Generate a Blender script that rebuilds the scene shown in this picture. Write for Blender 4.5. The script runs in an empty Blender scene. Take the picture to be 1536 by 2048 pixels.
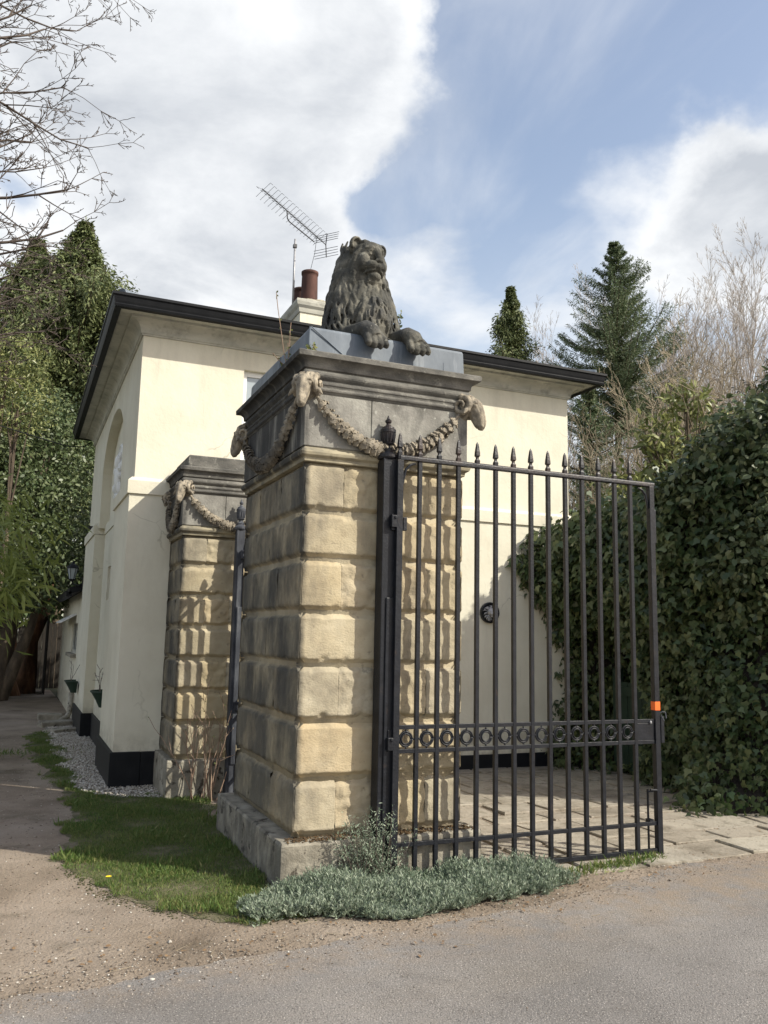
import bpy, math, random
import numpy as np
from mathutils import Vector, Matrix, noise

random.seed(7); rng = np.random.default_rng(7)
SC = bpy.context.scene; COL = SC.collection
R = math.radians

# ------------------------------------------------------------------ camera
cam = bpy.data.cameras.new('camera'); co = bpy.data.objects.new('camera', cam); COL.objects.link(co)
cr = Vector((0.91826749, -0.3954622, 0.01986099)); cu = Vector((-0.07548078, -0.12558702, 0.98920703)); cf = Vector((0.38869971, 0.90985578, 0.14517228))
m = Matrix.Identity(4)
for i in range(3):
    m[i][0] = cr[i]; m[i][1] = cu[i]; m[i][2] = -cf[i]
m.translation = (0, 0, 1.72); co.matrix_world = m
cam.sensor_fit = 'VERTICAL'; cam.sensor_height = 24; cam.lens = 1689.44 / 2048 * 24
cam.clip_start = 0.05; cam.clip_end = 2000
SC.camera = co

# ------------------------------------------------------------------ sun, sky, exposure
SUNV = Vector((1.08, -1.0, 1.17)).normalized()
sd = bpy.data.lights.new('sun', 'SUN'); so = bpy.data.objects.new('sun', sd); COL.objects.link(so)
sd.energy = 4.9; sd.angle = R(0.55); sd.color = (1.0, 0.955, 0.835)
so.rotation_euler = SUNV.to_track_quat('Z', 'Y').to_euler()
SC.view_settings.view_transform = 'Standard'; SC.view_settings.look = 'None'
SC.view_settings.exposure = 0.28; SC.view_settings.gamma = 1.0

W = bpy.data.worlds.new('World'); SC.world = W; W.use_nodes = True
nt = W.node_tree; N = nt.nodes; L = nt.links; N.clear()
def nd(t, **k):
    n = N.new(t)
    for a, b in k.items(): setattr(n, a, b)
    return n
def mth(op, a, b=None, c=None, clamp=False):
    n = nd('ShaderNodeMath', operation=op, use_clamp=clamp)
    for i, v in enumerate((a, b, c)):
        if v is None: continue
        if isinstance(v, (int, float)): n.inputs[i].default_value = v
        else: L.new(v, n.inputs[i])
    return n.outputs[0]
def sky_world():
    out = nd('ShaderNodeOutputWorld'); bg = nd('ShaderNodeBackground'); L.new(bg.outputs[0], out.inputs[0])
    sky = nd('ShaderNodeTexSky', sky_type='NISHITA', sun_disc=False)
    sky.sun_elevation = math.asin(SUNV.z); sky.sun_rotation = math.atan2(SUNV.x, SUNV.y)
    sky.air_density = 1.25; sky.dust_density = 1.2; sky.ozone_density = 1.5
    tc = nd('ShaderNodeTexCoord'); d = tc.outputs['Generated']
    sep = nd('ShaderNodeSeparateXYZ'); L.new(d, sep.inputs[0])
    den = mth('ADD', mth('MAXIMUM', sep.outputs[2], 0.0), 0.22)
    cmb = nd('ShaderNodeCombineXYZ')
    L.new(mth('DIVIDE', sep.outputs[0], den), cmb.inputs[0]); L.new(mth('DIVIDE', sep.outputs[1], den), cmb.inputs[1])
    def fbm(scale, off, detail=7, rough=0.52, dist=0.0):
        mp = nd('ShaderNodeMapping'); mp.inputs['Location'].default_value = off
        L.new(cmb.outputs[0], mp.inputs[0])
        n = nd('ShaderNodeTexNoise'); n.inputs['Scale'].default_value = scale; n.inputs['Detail'].default_value = detail
        n.inputs['Roughness'].default_value = rough; n.inputs['Distortion'].default_value = dist
        L.new(mp.outputs[0], n.inputs[0]); return n.outputs[0]
    def warp(scale, amt, det):
        n = nd('ShaderNodeTexNoise'); n.inputs['Scale'].default_value = scale; n.inputs['Detail'].default_value = det; n.inputs['Roughness'].default_value = 0.58; L.new(d, n.inputs[0])
        a = nd('ShaderNodeVectorMath', operation='SUBTRACT'); L.new(n.outputs['Color'], a.inputs[0]); a.inputs[1].default_value = (0.5, 0.5, 0.5)
        b = nd('ShaderNodeVectorMath', operation='SCALE'); L.new(a.outputs[0], b.inputs[0]); b.inputs['Scale'].default_value = amt
        return b.outputs[0]
    wa = nd('ShaderNodeVectorMath', operation='ADD'); L.new(warp(4.5, 0.20, 9), wa.inputs[0]); L.new(d, wa.inputs[1])
    wb = nd('ShaderNodeVectorMath', operation='NORMALIZE'); L.new(wa.outputs[0], wb.inputs[0]); dw = wb.outputs[0]
    cov = None
    for (v, k, w) in CLOUDS:
        vm = nd('ShaderNodeVectorMath', operation='DOT_PRODUCT'); L.new(dw, vm.inputs[0]); vm.inputs[1].default_value = v
        g = mth('MULTIPLY', mth('EXPONENT', mth('MULTIPLY', mth('SUBTRACT', vm.outputs['Value'], 1.0), k)), w)
        cov = g if cov is None else mth('ADD', cov, g)
    n1 = fbm(1.7, (3.1, 1.7, 0.0), 8, 0.55, 0.25)
    n3 = fbm(0.8, (7.7, 4.2, 2.0), 4, 0.5)
    dens = mth('ADD', mth('ADD', mth('MULTIPLY', n1, 0.95), mth('MULTIPLY', n3, 0.35)), cov)
    mask = nd('ShaderNodeMapRange', interpolation_type='SMOOTHSTEP'); mask.inputs[1].default_value = 0.66; mask.inputs[2].default_value = 0.92
    L.new(dens, mask.inputs[0])
    thick = nd('ShaderNodeMapRange', interpolation_type='SMOOTHSTEP'); thick.inputs[1].default_value = 0.84; thick.inputs[2].default_value = 1.35
    L.new(dens, thick.inputs[0])
    n2 = fbm(3.0, (9.0, 5.0, 1.0), 7, 0.6, 0.3)
    sh = mth('ADD', mth('MULTIPLY', thick.outputs[0], 0.62), mth('MULTIPLY', mth('SUBTRACT', n2, 0.50), 3.2), clamp=True)
    ccol = nd('ShaderNodeMix', data_type='RGBA'); ccol.inputs[6].default_value = (11.2, 11.4, 11.6, 1); ccol.inputs[7].default_value = (6.7, 7.1, 7.7, 1)
    L.new(sh, ccol.inputs[0])
    skm = nd('ShaderNodeMix', data_type='RGBA'); skm.blend_type = 'MULTIPLY'; skm.inputs[0].default_value = 1; skm.inputs[7].default_value = SKYTINT
    L.new(sky.outputs[0], skm.inputs[6])
    wm = nd('ShaderNodeMapping'); wm.inputs['Rotation'].default_value = (0, 0, R(38)); wm.inputs['Scale'].default_value = (1, 0.35, 1); L.new(cmb.outputs[0], wm.inputs[0])
    wn = nd('ShaderNodeTexNoise'); wn.inputs['Scale'].default_value = 2.4; wn.inputs['Detail'].default_value = 8; wn.inputs['Roughness'].default_value = 0.55; wn.inputs['Distortion'].default_value = 0.5; L.new(wm.outputs[0], wn.inputs[0])
    wr = nd('ShaderNodeMapRange', interpolation_type='SMOOTHSTEP'); wr.inputs[1].default_value = 0.38; wr.inputs[2].default_value = 0.68; wr.inputs[4].default_value = 0.70; L.new(wn.outputs[0], wr.inputs[0])
    hz = nd('ShaderNodeMapRange', interpolation_type='SMOOTHSTEP'); hz.inputs[1].default_value = 0.50; hz.inputs[2].default_value = 0.12; hz.inputs[4].default_value = 0.55; L.new(sep.outputs[2], hz.inputs[0])
    allm = mth('MAXIMUM', mth('MULTIPLY', mask.outputs[0], 0.98), mth('MAXIMUM', wr.outputs[0], hz.outputs[0]))
    mx = nd('ShaderNodeMix', data_type='RGBA'); L.new(allm, mx.inputs[0])
    L.new(skm.outputs[2], mx.inputs[6]); L.new(ccol.outputs[2], mx.inputs[7])
    L.new(mx.outputs[2], bg.inputs[0]); bg.inputs[1].default_value = 0.075
SKYTINT = (3.0, 2.5, 2.2, 1)
# (direction, tightness, weight)
CLOUDS = [((0.148, 0.782, 0.605), .17, .30), ((0.230, 0.756, 0.613), .10, .22), ((0.059, 0.830, 0.554), .10, .22), ((0.216, 0.809, 0.547), .12, .30), ((0.142, 0.854, 0.500), .15, .30), ((0.104, 0.909, 0.403), .09, .22),
          ((0.198, 0.889, 0.413), .11, .24), ((0.264, 0.731, 0.629), .07, .22), ((0.647, 0.595, 0.478), .055, .42), ((0.626, 0.637, 0.450), .05, .34), ((0.672, 0.595, 0.440), .075, .40), ((0.661, 0.640, 0.391), .11, .30),
          ((0.525, 0.687, 0.502), .06, .13), ((0.397, 0.825, 0.402), .13, .12), ((0.573, 0.596, 0.562), .02, .20), ((0.389, 0.695, 0.605), .10, -.22), ((0.481, 0.651, 0.587), .12, -.16), ((-0.022, 0.894, 0.447), .045, -.30),
          ((-0.02, 0.82, 0.567), .04, -.16), ((-0.05, 0.80, 0.60), .10, .25), ((-0.05, 0.95, 0.33), .10, .22), ((0.334, 0.812, 0.479), .045, -.25), ((0.453, 0.753, 0.478), .09, -.10)]
CLOUDS = [(v, 2.0 / (r * r), w) for v, r, w in CLOUDS]
sky_world()

# ------------------------------------------------------------------ helpers
def tag(o, label=None, cat=None, group=None, kind=None):
    if label: o['label'] = label
    if cat: o['category'] = cat
    if group: o['group'] = group
    if kind: o['kind'] = kind
    return o
def empty(name, loc=(0, 0, 0), label=None, cat=None, group=None):
    o = bpy.data.objects.new(name, None); o.empty_display_size = 0.2; COL.objects.link(o); o.location = loc
    return tag(o, label, cat, group)
class MB:
    def __init__(s): s.v = []; s.f = []
    def add(s, vs, fs):
        k = len(s.v); s.v.extend([tuple(p) for p in vs]); s.f.extend([tuple(i + k for i in f) for f in fs]); return s
    def box(s, x0, y0, z0, x1, y1, z1):
        return s.add([(x0, y0, z0), (x1, y0, z0), (x1, y1, z0), (x0, y1, z0), (x0, y0, z1), (x1, y0, z1), (x1, y1, z1), (x0, y1, z1)],
                     [(3, 2, 1, 0), (4, 5, 6, 7), (0, 1, 5, 4), (1, 2, 6, 5), (2, 3, 7, 6), (3, 0, 4, 7)])
    def ring(s, x0, y0, x1, y1, prof, captop=True, capbot=True):
        # moulding swept round a rectangle; prof = [(offset, z)...] bottom to top
        vs = []
        for o, z in prof: vs += [(x0 - o, y0 - o, z), (x1 + o, y0 - o, z), (x1 + o, y1 + o, z), (x0 - o, y1 + o, z)]
        fs = []
        for i in range(len(prof) - 1):
            a = i * 4; b = a + 4
            for j in range(4): fs.append((a + j, a + (j + 1) % 4, b + (j + 1) % 4, b + j))
        if capbot: fs.append((3, 2, 1, 0))
        if captop:
            t = (len(prof) - 1) * 4; fs.append((t, t + 1, t + 2, t + 3))
        return s.add(vs, fs)
    def prism(s, pts, axis, a, b):
        # polygon pts in the two other axes, extruded along axis from a to b
        def P(p, t):
            if axis == 'x': return (t, p[0], p[1])
            if axis == 'y': return (p[0], t, p[1])
            return (p[0], p[1], t)
        n = len(pts); vs = [P(p, a) for p in pts] + [P(p, b) for p in pts]
        return s.add(vs, [tuple(range(n)), tuple(range(2 * n - 1, n - 1, -1))] + [(i, i + n, (i + 1) % n + n, (i + 1) % n) for i in range(n)])
    def tube(s, pts, rad, n=8, cap=True):
        pts = [Vector(p) for p in pts]
        if not hasattr(rad, '__len__'): rad = [rad] * len(pts)
        up = None; vs = []; k = len(pts)
        for i, p in enumerate(pts):
            t = (pts[min(i + 1, k - 1)] - pts[max(i - 1, 0)])
            if t.length < 1e-9: t = Vector((0, 0, 1))
            t.normalize()
            if up is None: up = t.orthogonal().normalized()
            up = (up - t * up.dot(t))
            if up.length < 1e-6: up = t.orthogonal()
            up.normalize(); w = t.cross(up)
            for j in range(n):
                a = 2 * math.pi * j / n
                vs.append(p + (up * math.cos(a) + w * math.sin(a)) * rad[i])
        fs = []
        for i in range(k - 1):
            for j in range(n): fs.append((i * n + j, i * n + (j + 1) % n, (i + 1) * n + (j + 1) % n, (i + 1) * n + j))
        if cap: fs.append(tuple(range(n - 1, -1, -1))); fs.append(tuple(range((k - 1) * n, k * n)))
        return s.add(vs, fs)
    def lathe(s, c, prof, n=20):
        vs = []; k = len(prof)
        for r, z in prof:
            for j in range(n):
                a = 2 * math.pi * j / n; vs.append((c[0] + r * math.cos(a), c[1] + r * math.sin(a), c[2] + z))
        fs = []
        for i in range(k - 1):
            for j in range(n): fs.append((i * n + j, i * n + (j + 1) % n, (i + 1) * n + (j + 1) % n, (i + 1) * n + j))
        fs.append(tuple(range(n - 1, -1, -1))); fs.append(tuple(range((k - 1) * n, k * n)))
        return s.add(vs, fs)
    def ell(s, c, r, n=12, rot=None):
        vs = []; m_ = n // 2 + 1
        for i in range(m_ + 1):
            th = math.pi * i / m_
            for j in range(n):
                a = 2 * math.pi * j / n
                p = Vector((r[0] * math.sin(th) * math.cos(a), r[1] * math.sin(th) * math.sin(a), -r[2] * math.cos(th)))
                if i == 0 or i == m_: p = Vector((0, 0, p.z)) + Vector((1e-5 * math.cos(a), 1e-5 * math.sin(a), 0))
                if rot: p = rot @ p
                vs.append(Vector(c) + p)
        fs = []
        for i in range(m_):
            for j in range(n): fs.append((i * n + j, i * n + (j + 1) % n, (i + 1) * n + (j + 1) % n, (i + 1) * n + j))
        fs.append(tuple(range(n - 1, -1, -1))); fs.append(tuple(range(m_ * n, (m_ + 1) * n)))
        return s.add(vs, fs)
    def build(s, name, mat, parent=None, smooth=False, bevel=0, org=None):
        me = bpy.data.meshes.new(name); me.from_pydata(s.v, [], s.f); me.update()
        return finish(name, me, mat, parent, smooth, bevel)
def finish(name, me, mat, parent=None, smooth=False, bevel=0):
    if mat: me.materials.append(mat)
    o = bpy.data.objects.new(name, me); COL.objects.link(o)
    if parent:
        o.parent = parent
        o.matrix_parent_inverse = Matrix.Translation(parent.location).inverted() if parent.parent is None else Matrix.Identity(4)
        if parent.parent is not None: o.matrix_parent_inverse = Matrix.Identity(4)
    if smooth: me.polygons.foreach_set('use_smooth', [True] * len(me.polygons))
    if bevel:
        b = o.modifiers.new('bevel', 'BEVEL'); b.width = bevel; b.segments = 2; b.limit_method = 'ANGLE'; b.angle_limit = R(35)
    return o
def fast(name, V, F, mat, parent=None, smooth=False):
    V = np.asarray(V, np.float32); F = np.asarray(F, np.int32); me = bpy.data.meshes.new(name); k = F.shape[1]
    me.vertices.add(len(V)); me.vertices.foreach_set('co', V.ravel())
    me.loops.add(F.size); me.loops.foreach_set('vertex_index', F.ravel())
    me.polygons.add(len(F)); me.polygons.foreach_set('loop_start', np.arange(0, F.size, k, dtype=np.int32))
    me.update(calc_edges=True)
    return finish(name, me, mat, parent, smooth)
def copy_tree(o, parent=None):
    c = o.copy(); COL.objects.link(c)
    if parent: c.parent = parent; c.matrix_parent_inverse = o.matrix_parent_inverse.copy()
    for ch in list(o.children): copy_tree(ch, c)
    return c

# ------------------------------------------------------------------ materials
def material(name, cols, scale=4, rough=0.85, bump=0.3, bscale=40, bdist=0.01, stretch=(1, 1, 1), island=0.0, metal=0, spec=0.4, detail=6,
             stain=None, island_cols=None, trans=0.0, pos=None, bdetail=6, crack=None):
    """cols: list of (pos, rgb) on a noise ramp"""
    mt = bpy.data.materials.new(name); mt.use_nodes = True; t = mt.node_tree; n_ = t.nodes; l_ = t.links
    b = n_['Principled BSDF']; b.inputs['Roughness'].default_value = rough; b.inputs['Metallic'].default_value = metal
    b.inputs['Specular IOR Level'].default_value = spec
    tc = n_.new('ShaderNodeTexCoord'); mp = n_.new('ShaderNodeMapping'); l_.new(tc.outputs['Object'], mp.inputs[0]); mp.inputs['Scale'].default_value = stretch
    nz = n_.new('ShaderNodeTexNoise'); nz.inputs['Scale'].default_value = scale; nz.inputs['Detail'].default_value = detail; nz.inputs['Roughness'].default_value = 0.6
    l_.new(mp.outputs[0], nz.inputs[0])
    rp = n_.new('ShaderNodeValToRGB'); el = rp.color_ramp.elements
    while len(el) < len(cols): el.new(0.5)
    for e, (p, c) in zip(el, cols): e.position = p; e.color = (*c, 1)
    src = nz.outputs[0]; l_.new(src, rp.inputs[0]); col = rp.outputs[0]
    if island_cols:
        g = n_.new('ShaderNodeNewGeometry'); rp2 = n_.new('ShaderNodeValToRGB'); e2 = rp2.color_ramp.elements
        while len(e2) < len(island_cols): e2.new(0.5)
        for e, (p, c) in zip(e2, island_cols): e.position = p; e.color = (*c, 1)
        l_.new(g.outputs['Random Per Island'], rp2.inputs[0])
        mx = n_.new('ShaderNodeMix'); mx.data_type = 'RGBA'; mx.inputs[0].default_value = island
        l_.new(col, mx.inputs[6]); l_.new(rp2.outputs[0], mx.inputs[7]); col = mx.outputs[2]
    if stain:
        for (sc, st, lo, hi, c, amt, axis) in stain:
            mp2 = n_.new('ShaderNodeMapping'); mp2.inputs['Scale'].default_value = st; mp2.inputs['Location'].default_value = (sc * 1.7, sc, 3.3)
            l_.new(tc.outputs['Object'], mp2.inputs[0])
            z2 = n_.new('ShaderNodeTexNoise'); z2.inputs['Scale'].default_value = sc; z2.inputs['Detail'].default_value = 8; z2.inputs['Roughness'].default_value = 0.65
            l_.new(mp2.outputs[0], z2.inputs[0])
            mr = n_.new('ShaderNodeMapRange'); mr.inputs[1].default_value = lo; mr.inputs[2].default_value = hi; mr.inputs[4].default_value = amt
            l_.new(z2.outputs[0], mr.inputs[0]); fac = mr.outputs[0]
            if axis:
                # limit the stain to one side / height range of the thing (object space)
                for (ax, a0, a1) in axis:
                    sp = n_.new('ShaderNodeSeparateXYZ'); l_.new(tc.outputs['Object'], sp.inputs[0])
                    m2 = n_.new('ShaderNodeMapRange'); m2.inputs[1].default_value = a0; m2.inputs[2].default_value = a1
                    l_.new(sp.outputs[ax], m2.inputs[0])
                    mm = n_.new('ShaderNodeMath'); mm.operation = 'MULTIPLY'; l_.new(fac, mm.inputs[0]); l_.new(m2.outputs[0], mm.inputs[1]); fac = mm.outputs[0]
            mx = n_.new('ShaderNodeMix'); mx.data_type = 'RGBA'; l_.new(fac, mx.inputs[0]); l_.new(col, mx.inputs[6]); mx.inputs[7].default_value = (*c, 1); col = mx.outputs[2]
    if crack:
        csc, cw, cth, camt, ccol = crack
        wn = n_.new('ShaderNodeTexNoise'); wn.inputs['Scale'].default_value = csc * 3; wn.inputs['Detail'].default_value = 5; l_.new(tc.outputs['Object'], wn.inputs[0])
        ma = n_.new('ShaderNodeMix'); ma.data_type = 'VECTOR'; ma.inputs[0].default_value = 0.22 / csc if csc > 1 else 0.22; l_.new(tc.outputs['Object'], ma.inputs[4]); l_.new(wn.outputs['Color'], ma.inputs[5])
        vo = n_.new('ShaderNodeTexVoronoi'); vo.feature = 'DISTANCE_TO_EDGE'; vo.inputs['Scale'].default_value = csc; l_.new(ma.outputs[1], vo.inputs['Vector'])
        r1 = n_.new('ShaderNodeMapRange'); r1.inputs[1].default_value = cw; r1.inputs[2].default_value = 0.0; l_.new(vo.outputs['Distance'], r1.inputs[0])
        mk = n_.new('ShaderNodeTexNoise'); mk.inputs['Scale'].default_value = csc * 0.9; mk.inputs['Detail'].default_value = 3; l_.new(tc.outputs['Object'], mk.inputs[0])
        r2 = n_.new('ShaderNodeMapRange'); r2.inputs[1].default_value = cth; r2.inputs[2].default_value = cth + 0.06; r2.inputs[4].default_value = camt; l_.new(mk.outputs[0], r2.inputs[0])
        mu = n_.new('ShaderNodeMath'); mu.operation = 'MULTIPLY'; l_.new(r1.outputs[0], mu.inputs[0]); l_.new(r2.outputs[0], mu.inputs[1])
        mx = n_.new('ShaderNodeMix'); mx.data_type = 'RGBA'; l_.new(mu.outputs[0], mx.inputs[0]); l_.new(col, mx.inputs[6]); mx.inputs[7].default_value = (*ccol, 1); col = mx.outputs[2]
    l_.new(col, b.inputs['Base Color'])
    if bump:
        nb = n_.new('ShaderNodeTexNoise'); nb.inputs['Scale'].default_value = bscale; nb.inputs['Detail'].default_value = bdetail; nb.inputs['Roughness'].default_value = 0.6
        l_.new(mp.outputs[0], nb.inputs[0])
        bp = n_.new('ShaderNodeBump'); bp.inputs['Strength'].default_value = bump; bp.inputs['Distance'].default_value = bdist
        l_.new(nb.outputs[0], bp.inputs['Height']); l_.new(bp.outputs[0], b.inputs['Normal'])
    if trans:
        tr = n_.new('ShaderNodeBsdfTranslucent'); l_.new(col, tr.inputs[0]); ms = n_.new('ShaderNodeMixShader'); ms.inputs[0].default_value = trans
        l_.new(b.outputs[0], ms.inputs[1]); l_.new(tr.outputs[0], ms.inputs[2]); l_.new(ms.outputs[0], n_['Material Output'].inputs[0])
    return mt

SOOT = (0.022, 0.022, 0.023)
M = {}
M['sand'] = material('sandstone', [(0.3, (0.27, 0.215, 0.135)), (0.5, (0.40, 0.335, 0.22)), (0.7, (0.50, 0.435, 0.31))], 5, 0.92, 0.75, 55, 0.007, (1, 1, 1.4),
    island=0.55, island_cols=[(0, (0.44, 0.385, 0.27)), (0.25, (0.48, 0.375, 0.225)), (0.5, (0.36, 0.325, 0.25)), (0.75, (0.47, 0.38, 0.225)), (1, (0.33, 0.31, 0.25))],
    stain=[(2.2, (1, 1, 0.5), 0.50, 0.72, (0.13, 0.115, 0.09), 0.75, None), (3.0, (1, 1, 0.6), 0.52, 0.66, (0.20, 0.19, 0.16), 0.6, [(2, 1.1, 0.4)]),
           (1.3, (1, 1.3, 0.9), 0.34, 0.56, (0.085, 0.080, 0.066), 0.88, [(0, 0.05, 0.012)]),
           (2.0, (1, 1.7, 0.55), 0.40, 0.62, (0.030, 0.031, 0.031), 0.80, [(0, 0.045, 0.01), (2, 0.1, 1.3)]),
           (11, (3, 3, 0.3), 0.64, 0.72, (0.30, 0.29, 0.25), 0.5, [(0, 0.045, 0.01)]),
           (14, (1, 1, 1), 0.60, 0.72, (0.10, 0.09, 0.07), 0.7, None)])
M['grey'] = material('weathered_stone', [(0.3, (0.13, 0.125, 0.11)), (0.5, (0.235, 0.225, 0.20)), (0.68, (0.34, 0.33, 0.29))], 3.5, 0.9, 0.6, 45, 0.008,
    stain=[(6, (1, 1, 0.5), 0.52, 0.7, (0.07, 0.068, 0.06), 0.8, None), (17, (1, 1, 1), 0.62, 0.68, (0.42, 0.42, 0.37), 0.7, None),
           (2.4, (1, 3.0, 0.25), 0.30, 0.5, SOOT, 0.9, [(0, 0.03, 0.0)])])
M['greydark'] = material('sooty_stone', [(0.3, (0.055, 0.054, 0.05)), (0.5, (0.115, 0.11, 0.098)), (0.7, (0.21, 0.20, 0.175))], 4, 0.92, 0.6, 50, 0.008, (1, 1, 1.6),
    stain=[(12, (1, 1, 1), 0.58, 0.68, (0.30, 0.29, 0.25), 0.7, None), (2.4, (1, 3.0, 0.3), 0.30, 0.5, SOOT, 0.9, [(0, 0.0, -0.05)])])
M['plinth'] = material('plinth_stone', [(0.3, (0.15, 0.135, 0.105)), (0.5, (0.27, 0.245, 0.195)), (0.7, (0.38, 0.355, 0.29))], 6, 0.95, 0.8, 40, 0.012,
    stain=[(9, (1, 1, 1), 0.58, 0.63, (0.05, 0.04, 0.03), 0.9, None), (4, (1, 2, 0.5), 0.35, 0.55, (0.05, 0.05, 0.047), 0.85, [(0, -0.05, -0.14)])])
M['terra'] = material('pale_carved_stone', [(0.3, (0.11, 0.095, 0.075)), (0.5, (0.26, 0.225, 0.17)), (0.7, (0.41, 0.355, 0.27))], 14, 0.9, 0.7, 60, 0.008,
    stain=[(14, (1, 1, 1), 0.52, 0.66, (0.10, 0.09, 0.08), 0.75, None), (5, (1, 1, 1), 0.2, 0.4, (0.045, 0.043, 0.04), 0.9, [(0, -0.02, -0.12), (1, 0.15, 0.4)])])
M['lion'] = material('lion_stone', [(0.32, (0.028, 0.028, 0.025)), (0.5, (0.072, 0.070, 0.058)), (0.66, (0.17, 0.16, 0.13))], 7, 0.92, 0.7, 38, 0.012,
    stain=[(3.5, (1, 1, 0.6), 0.46, 0.62, (0.05, 0.05, 0.048), 0.85, None), (22, (1, 1, 1), 0.60, 0.70, (0.32, 0.31, 0.26), 0.7, None)])
M['lead'] = material('lead_sheet', [(0.3, (0.065, 0.085, 0.11)), (0.5, (0.11, 0.135, 0.165)), (0.7, (0.18, 0.21, 0.245))], 3, 0.55, 0.15, 18, 0.01, (1, 1, 0.5), spec=0.5,
    stain=[(5, (2, 2, 0.2), 0.55, 0.75, (0.42, 0.45, 0.48), 0.5, None)])
M['iron'] = material('black_iron', [(0.35, (0.006, 0.007, 0.010)), (0.6, (0.012, 0.014, 0.019)), (0.75, (0.022, 0.019, 0.018))], 12, 0.40, 0.5, 60, 0.005, spec=0.32,
    stain=[(20, (1, 1, 0.4), 0.64, 0.74, (0.06, 0.036, 0.022), 0.5, None), (6, (1, 1, 1), 0.45, 0.62, (0.06, 0.034, 0.024), 0.5, [(2, 3.0, 3.08)])])
M['ironold'] = material('weathered_iron', [(0.35, (0.02, 0.022, 0.03)), (0.55, (0.06, 0.066, 0.08)), (0.7, (0.14, 0.145, 0.16))], 9, 0.6, 0.35, 50, 0.004, (1, 1, 0.3))
M['cream'] = material('cream_render', [(0.3, (0.61, 0.57, 0.455)), (0.5, (0.665, 0.63, 0.51)), (0.7, (0.70, 0.668, 0.55))], 1.6, 0.9, 0.45, 16, 0.010,
    stain=[(2.0, (1, 1, 0.25), 0.52, 0.75, (0.46, 0.43, 0.34), 0.45, None), (7, (1, 1, 1), 0.35, 0.60, (0.30, 0.27, 0.20), 0.7, [(2, 0.62, 0.36)]), (3.3, (2, 2, 0.35), 0.50, 0.75, (0.40, 0.38, 0.31), 0.4, [(2, 4.2, 5.2)]), (5, (3, 3, 0.35), 0.60, 0.78, (0.40, 0.385, 0.31), 0.35, None), (34, (1, 1, 1), 0.73, 0.76, (0.30, 0.28, 0.22), 0.5, None)], crack=(1.1, 0.006, 0.54, 0.65, (0.36, 0.33, 0.25)))
M['creamgrey'] = material('dirty_cornice_paint', [(0.3, (0.36, 0.355, 0.31)), (0.5, (0.46, 0.45, 0.39)), (0.7, (0.55, 0.535, 0.46))], 3, 0.9, 0.3, 30, 0.006, (1, 1, 3),
    stain=[(7, (1, 1, 1), 0.53, 0.70, (0.17, 0.165, 0.14), 0.55, None)])
M['black'] = material('black_paint', [(0.4, (0.005, 0.006, 0.008)), (0.7, (0.011, 0.012, 0.014))], 6, 0.55, 0.2, 30, 0.004, spec=0.22)
M['slate'] = material('roof_slate', [(0.3, (0.05, 0.052, 0.056)), (0.7, (0.10, 0.10, 0.10))], 5, 0.7, 0.4, 20, 0.01)
M['white'] = material('white_paint', [(0.3, (0.72, 0.72, 0.70)), (0.7, (0.8, 0.8, 0.78))], 6, 0.6, 0.1, 30, 0.003)
M['glass'] = material('window_glass', [(0.3, (0.30, 0.34, 0.37)), (0.7, (0.34, 0.38, 0.40))], 1, 0.12, 0, spec=0.8)
M['pot'] = material('terracotta_pot', [(0.3, (0.035, 0.019, 0.016)), (0.6, (0.085, 0.038, 0.029)), (0.8, (0.13, 0.07, 0.052))], 7, 0.85, 0.3, 30, 0.004, (1, 1, 0.3))
M['mortar'] = material('rough_mortar', [(0.35, (0.16, 0.145, 0.11)), (0.55, (0.40, 0.37, 0.28)), (0.7, (0.52, 0.49, 0.38))], 12, 0.95, 1.0, 22, 0.03)
M['alu'] = material('dull_aluminium', [(0.3, (0.25, 0.25, 0.26)), (0.7, (0.45, 0.45, 0.46))], 8, 0.5, 0, metal=0.4)
M['aludark'] = material('dark_metal_rod', [(0.3, (0.05, 0.05, 0.055)), (0.7, (0.09, 0.09, 0.095))], 8, 0.5, 0)
M['orange'] = material('orange_reflector', [(0.3, (0.80, 0.13, 0.02)), (0.7, (0.88, 0.17, 0.03))], 8, 0.4, 0)
M['wood'] = material('shade_darkened_wood', [(0.3, (0.012, 0.010, 0.008)), (0.7, (0.032, 0.026, 0.02))], 6, 0.9, 0.4, 30, 0.006, (6, 6, 0.6))  # wood colour darkened to carry the shade of trees on the far fence
M['greenpaint'] = material('dark_green_paint', [(0.3, (0.012, 0.03, 0.02)), (0.7, (0.022, 0.045, 0.03))], 5, 0.6, 0.2, 30, 0.004)
M['bark'] = material('tree_bark', [(0.3, (0.05, 0.038, 0.028)), (0.55, (0.11, 0.085, 0.06)), (0.75, (0.20, 0.15, 0.10))], 8, 0.95, 0.8, 20, 0.03, (1, 1, 0.3))
M['redbark'] = material('reddish_bark', [(0.3, (0.05, 0.03, 0.02)), (0.55, (0.16, 0.085, 0.045)), (0.75, (0.33, 0.19, 0.11))], 5, 0.95, 0.8, 14, 0.04, (1, 1, 0.3))
M['twig'] = material('dark_twig', [(0.3, (0.05, 0.04, 0.034)), (0.7, (0.12, 0.095, 0.08))], 4, 0.9, 0)
M['birchtwig'] = material('pale_birch_twig', [(0.3, (0.33, 0.285, 0.245)), (0.7, (0.52, 0.46, 0.41))], 1.5, 0.9, 0)
M['tantwig'] = material('tan_shrub_twig', [(0.3, (0.20, 0.165, 0.11)), (0.7, (0.37, 0.31, 0.22))], 1.5, 0.9, 0)
M['redcane'] = material('cane_stem', [(0.3, (0.20, 0.12, 0.085)), (0.7, (0.38, 0.28, 0.20))], 9, 0.8, 0)
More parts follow.
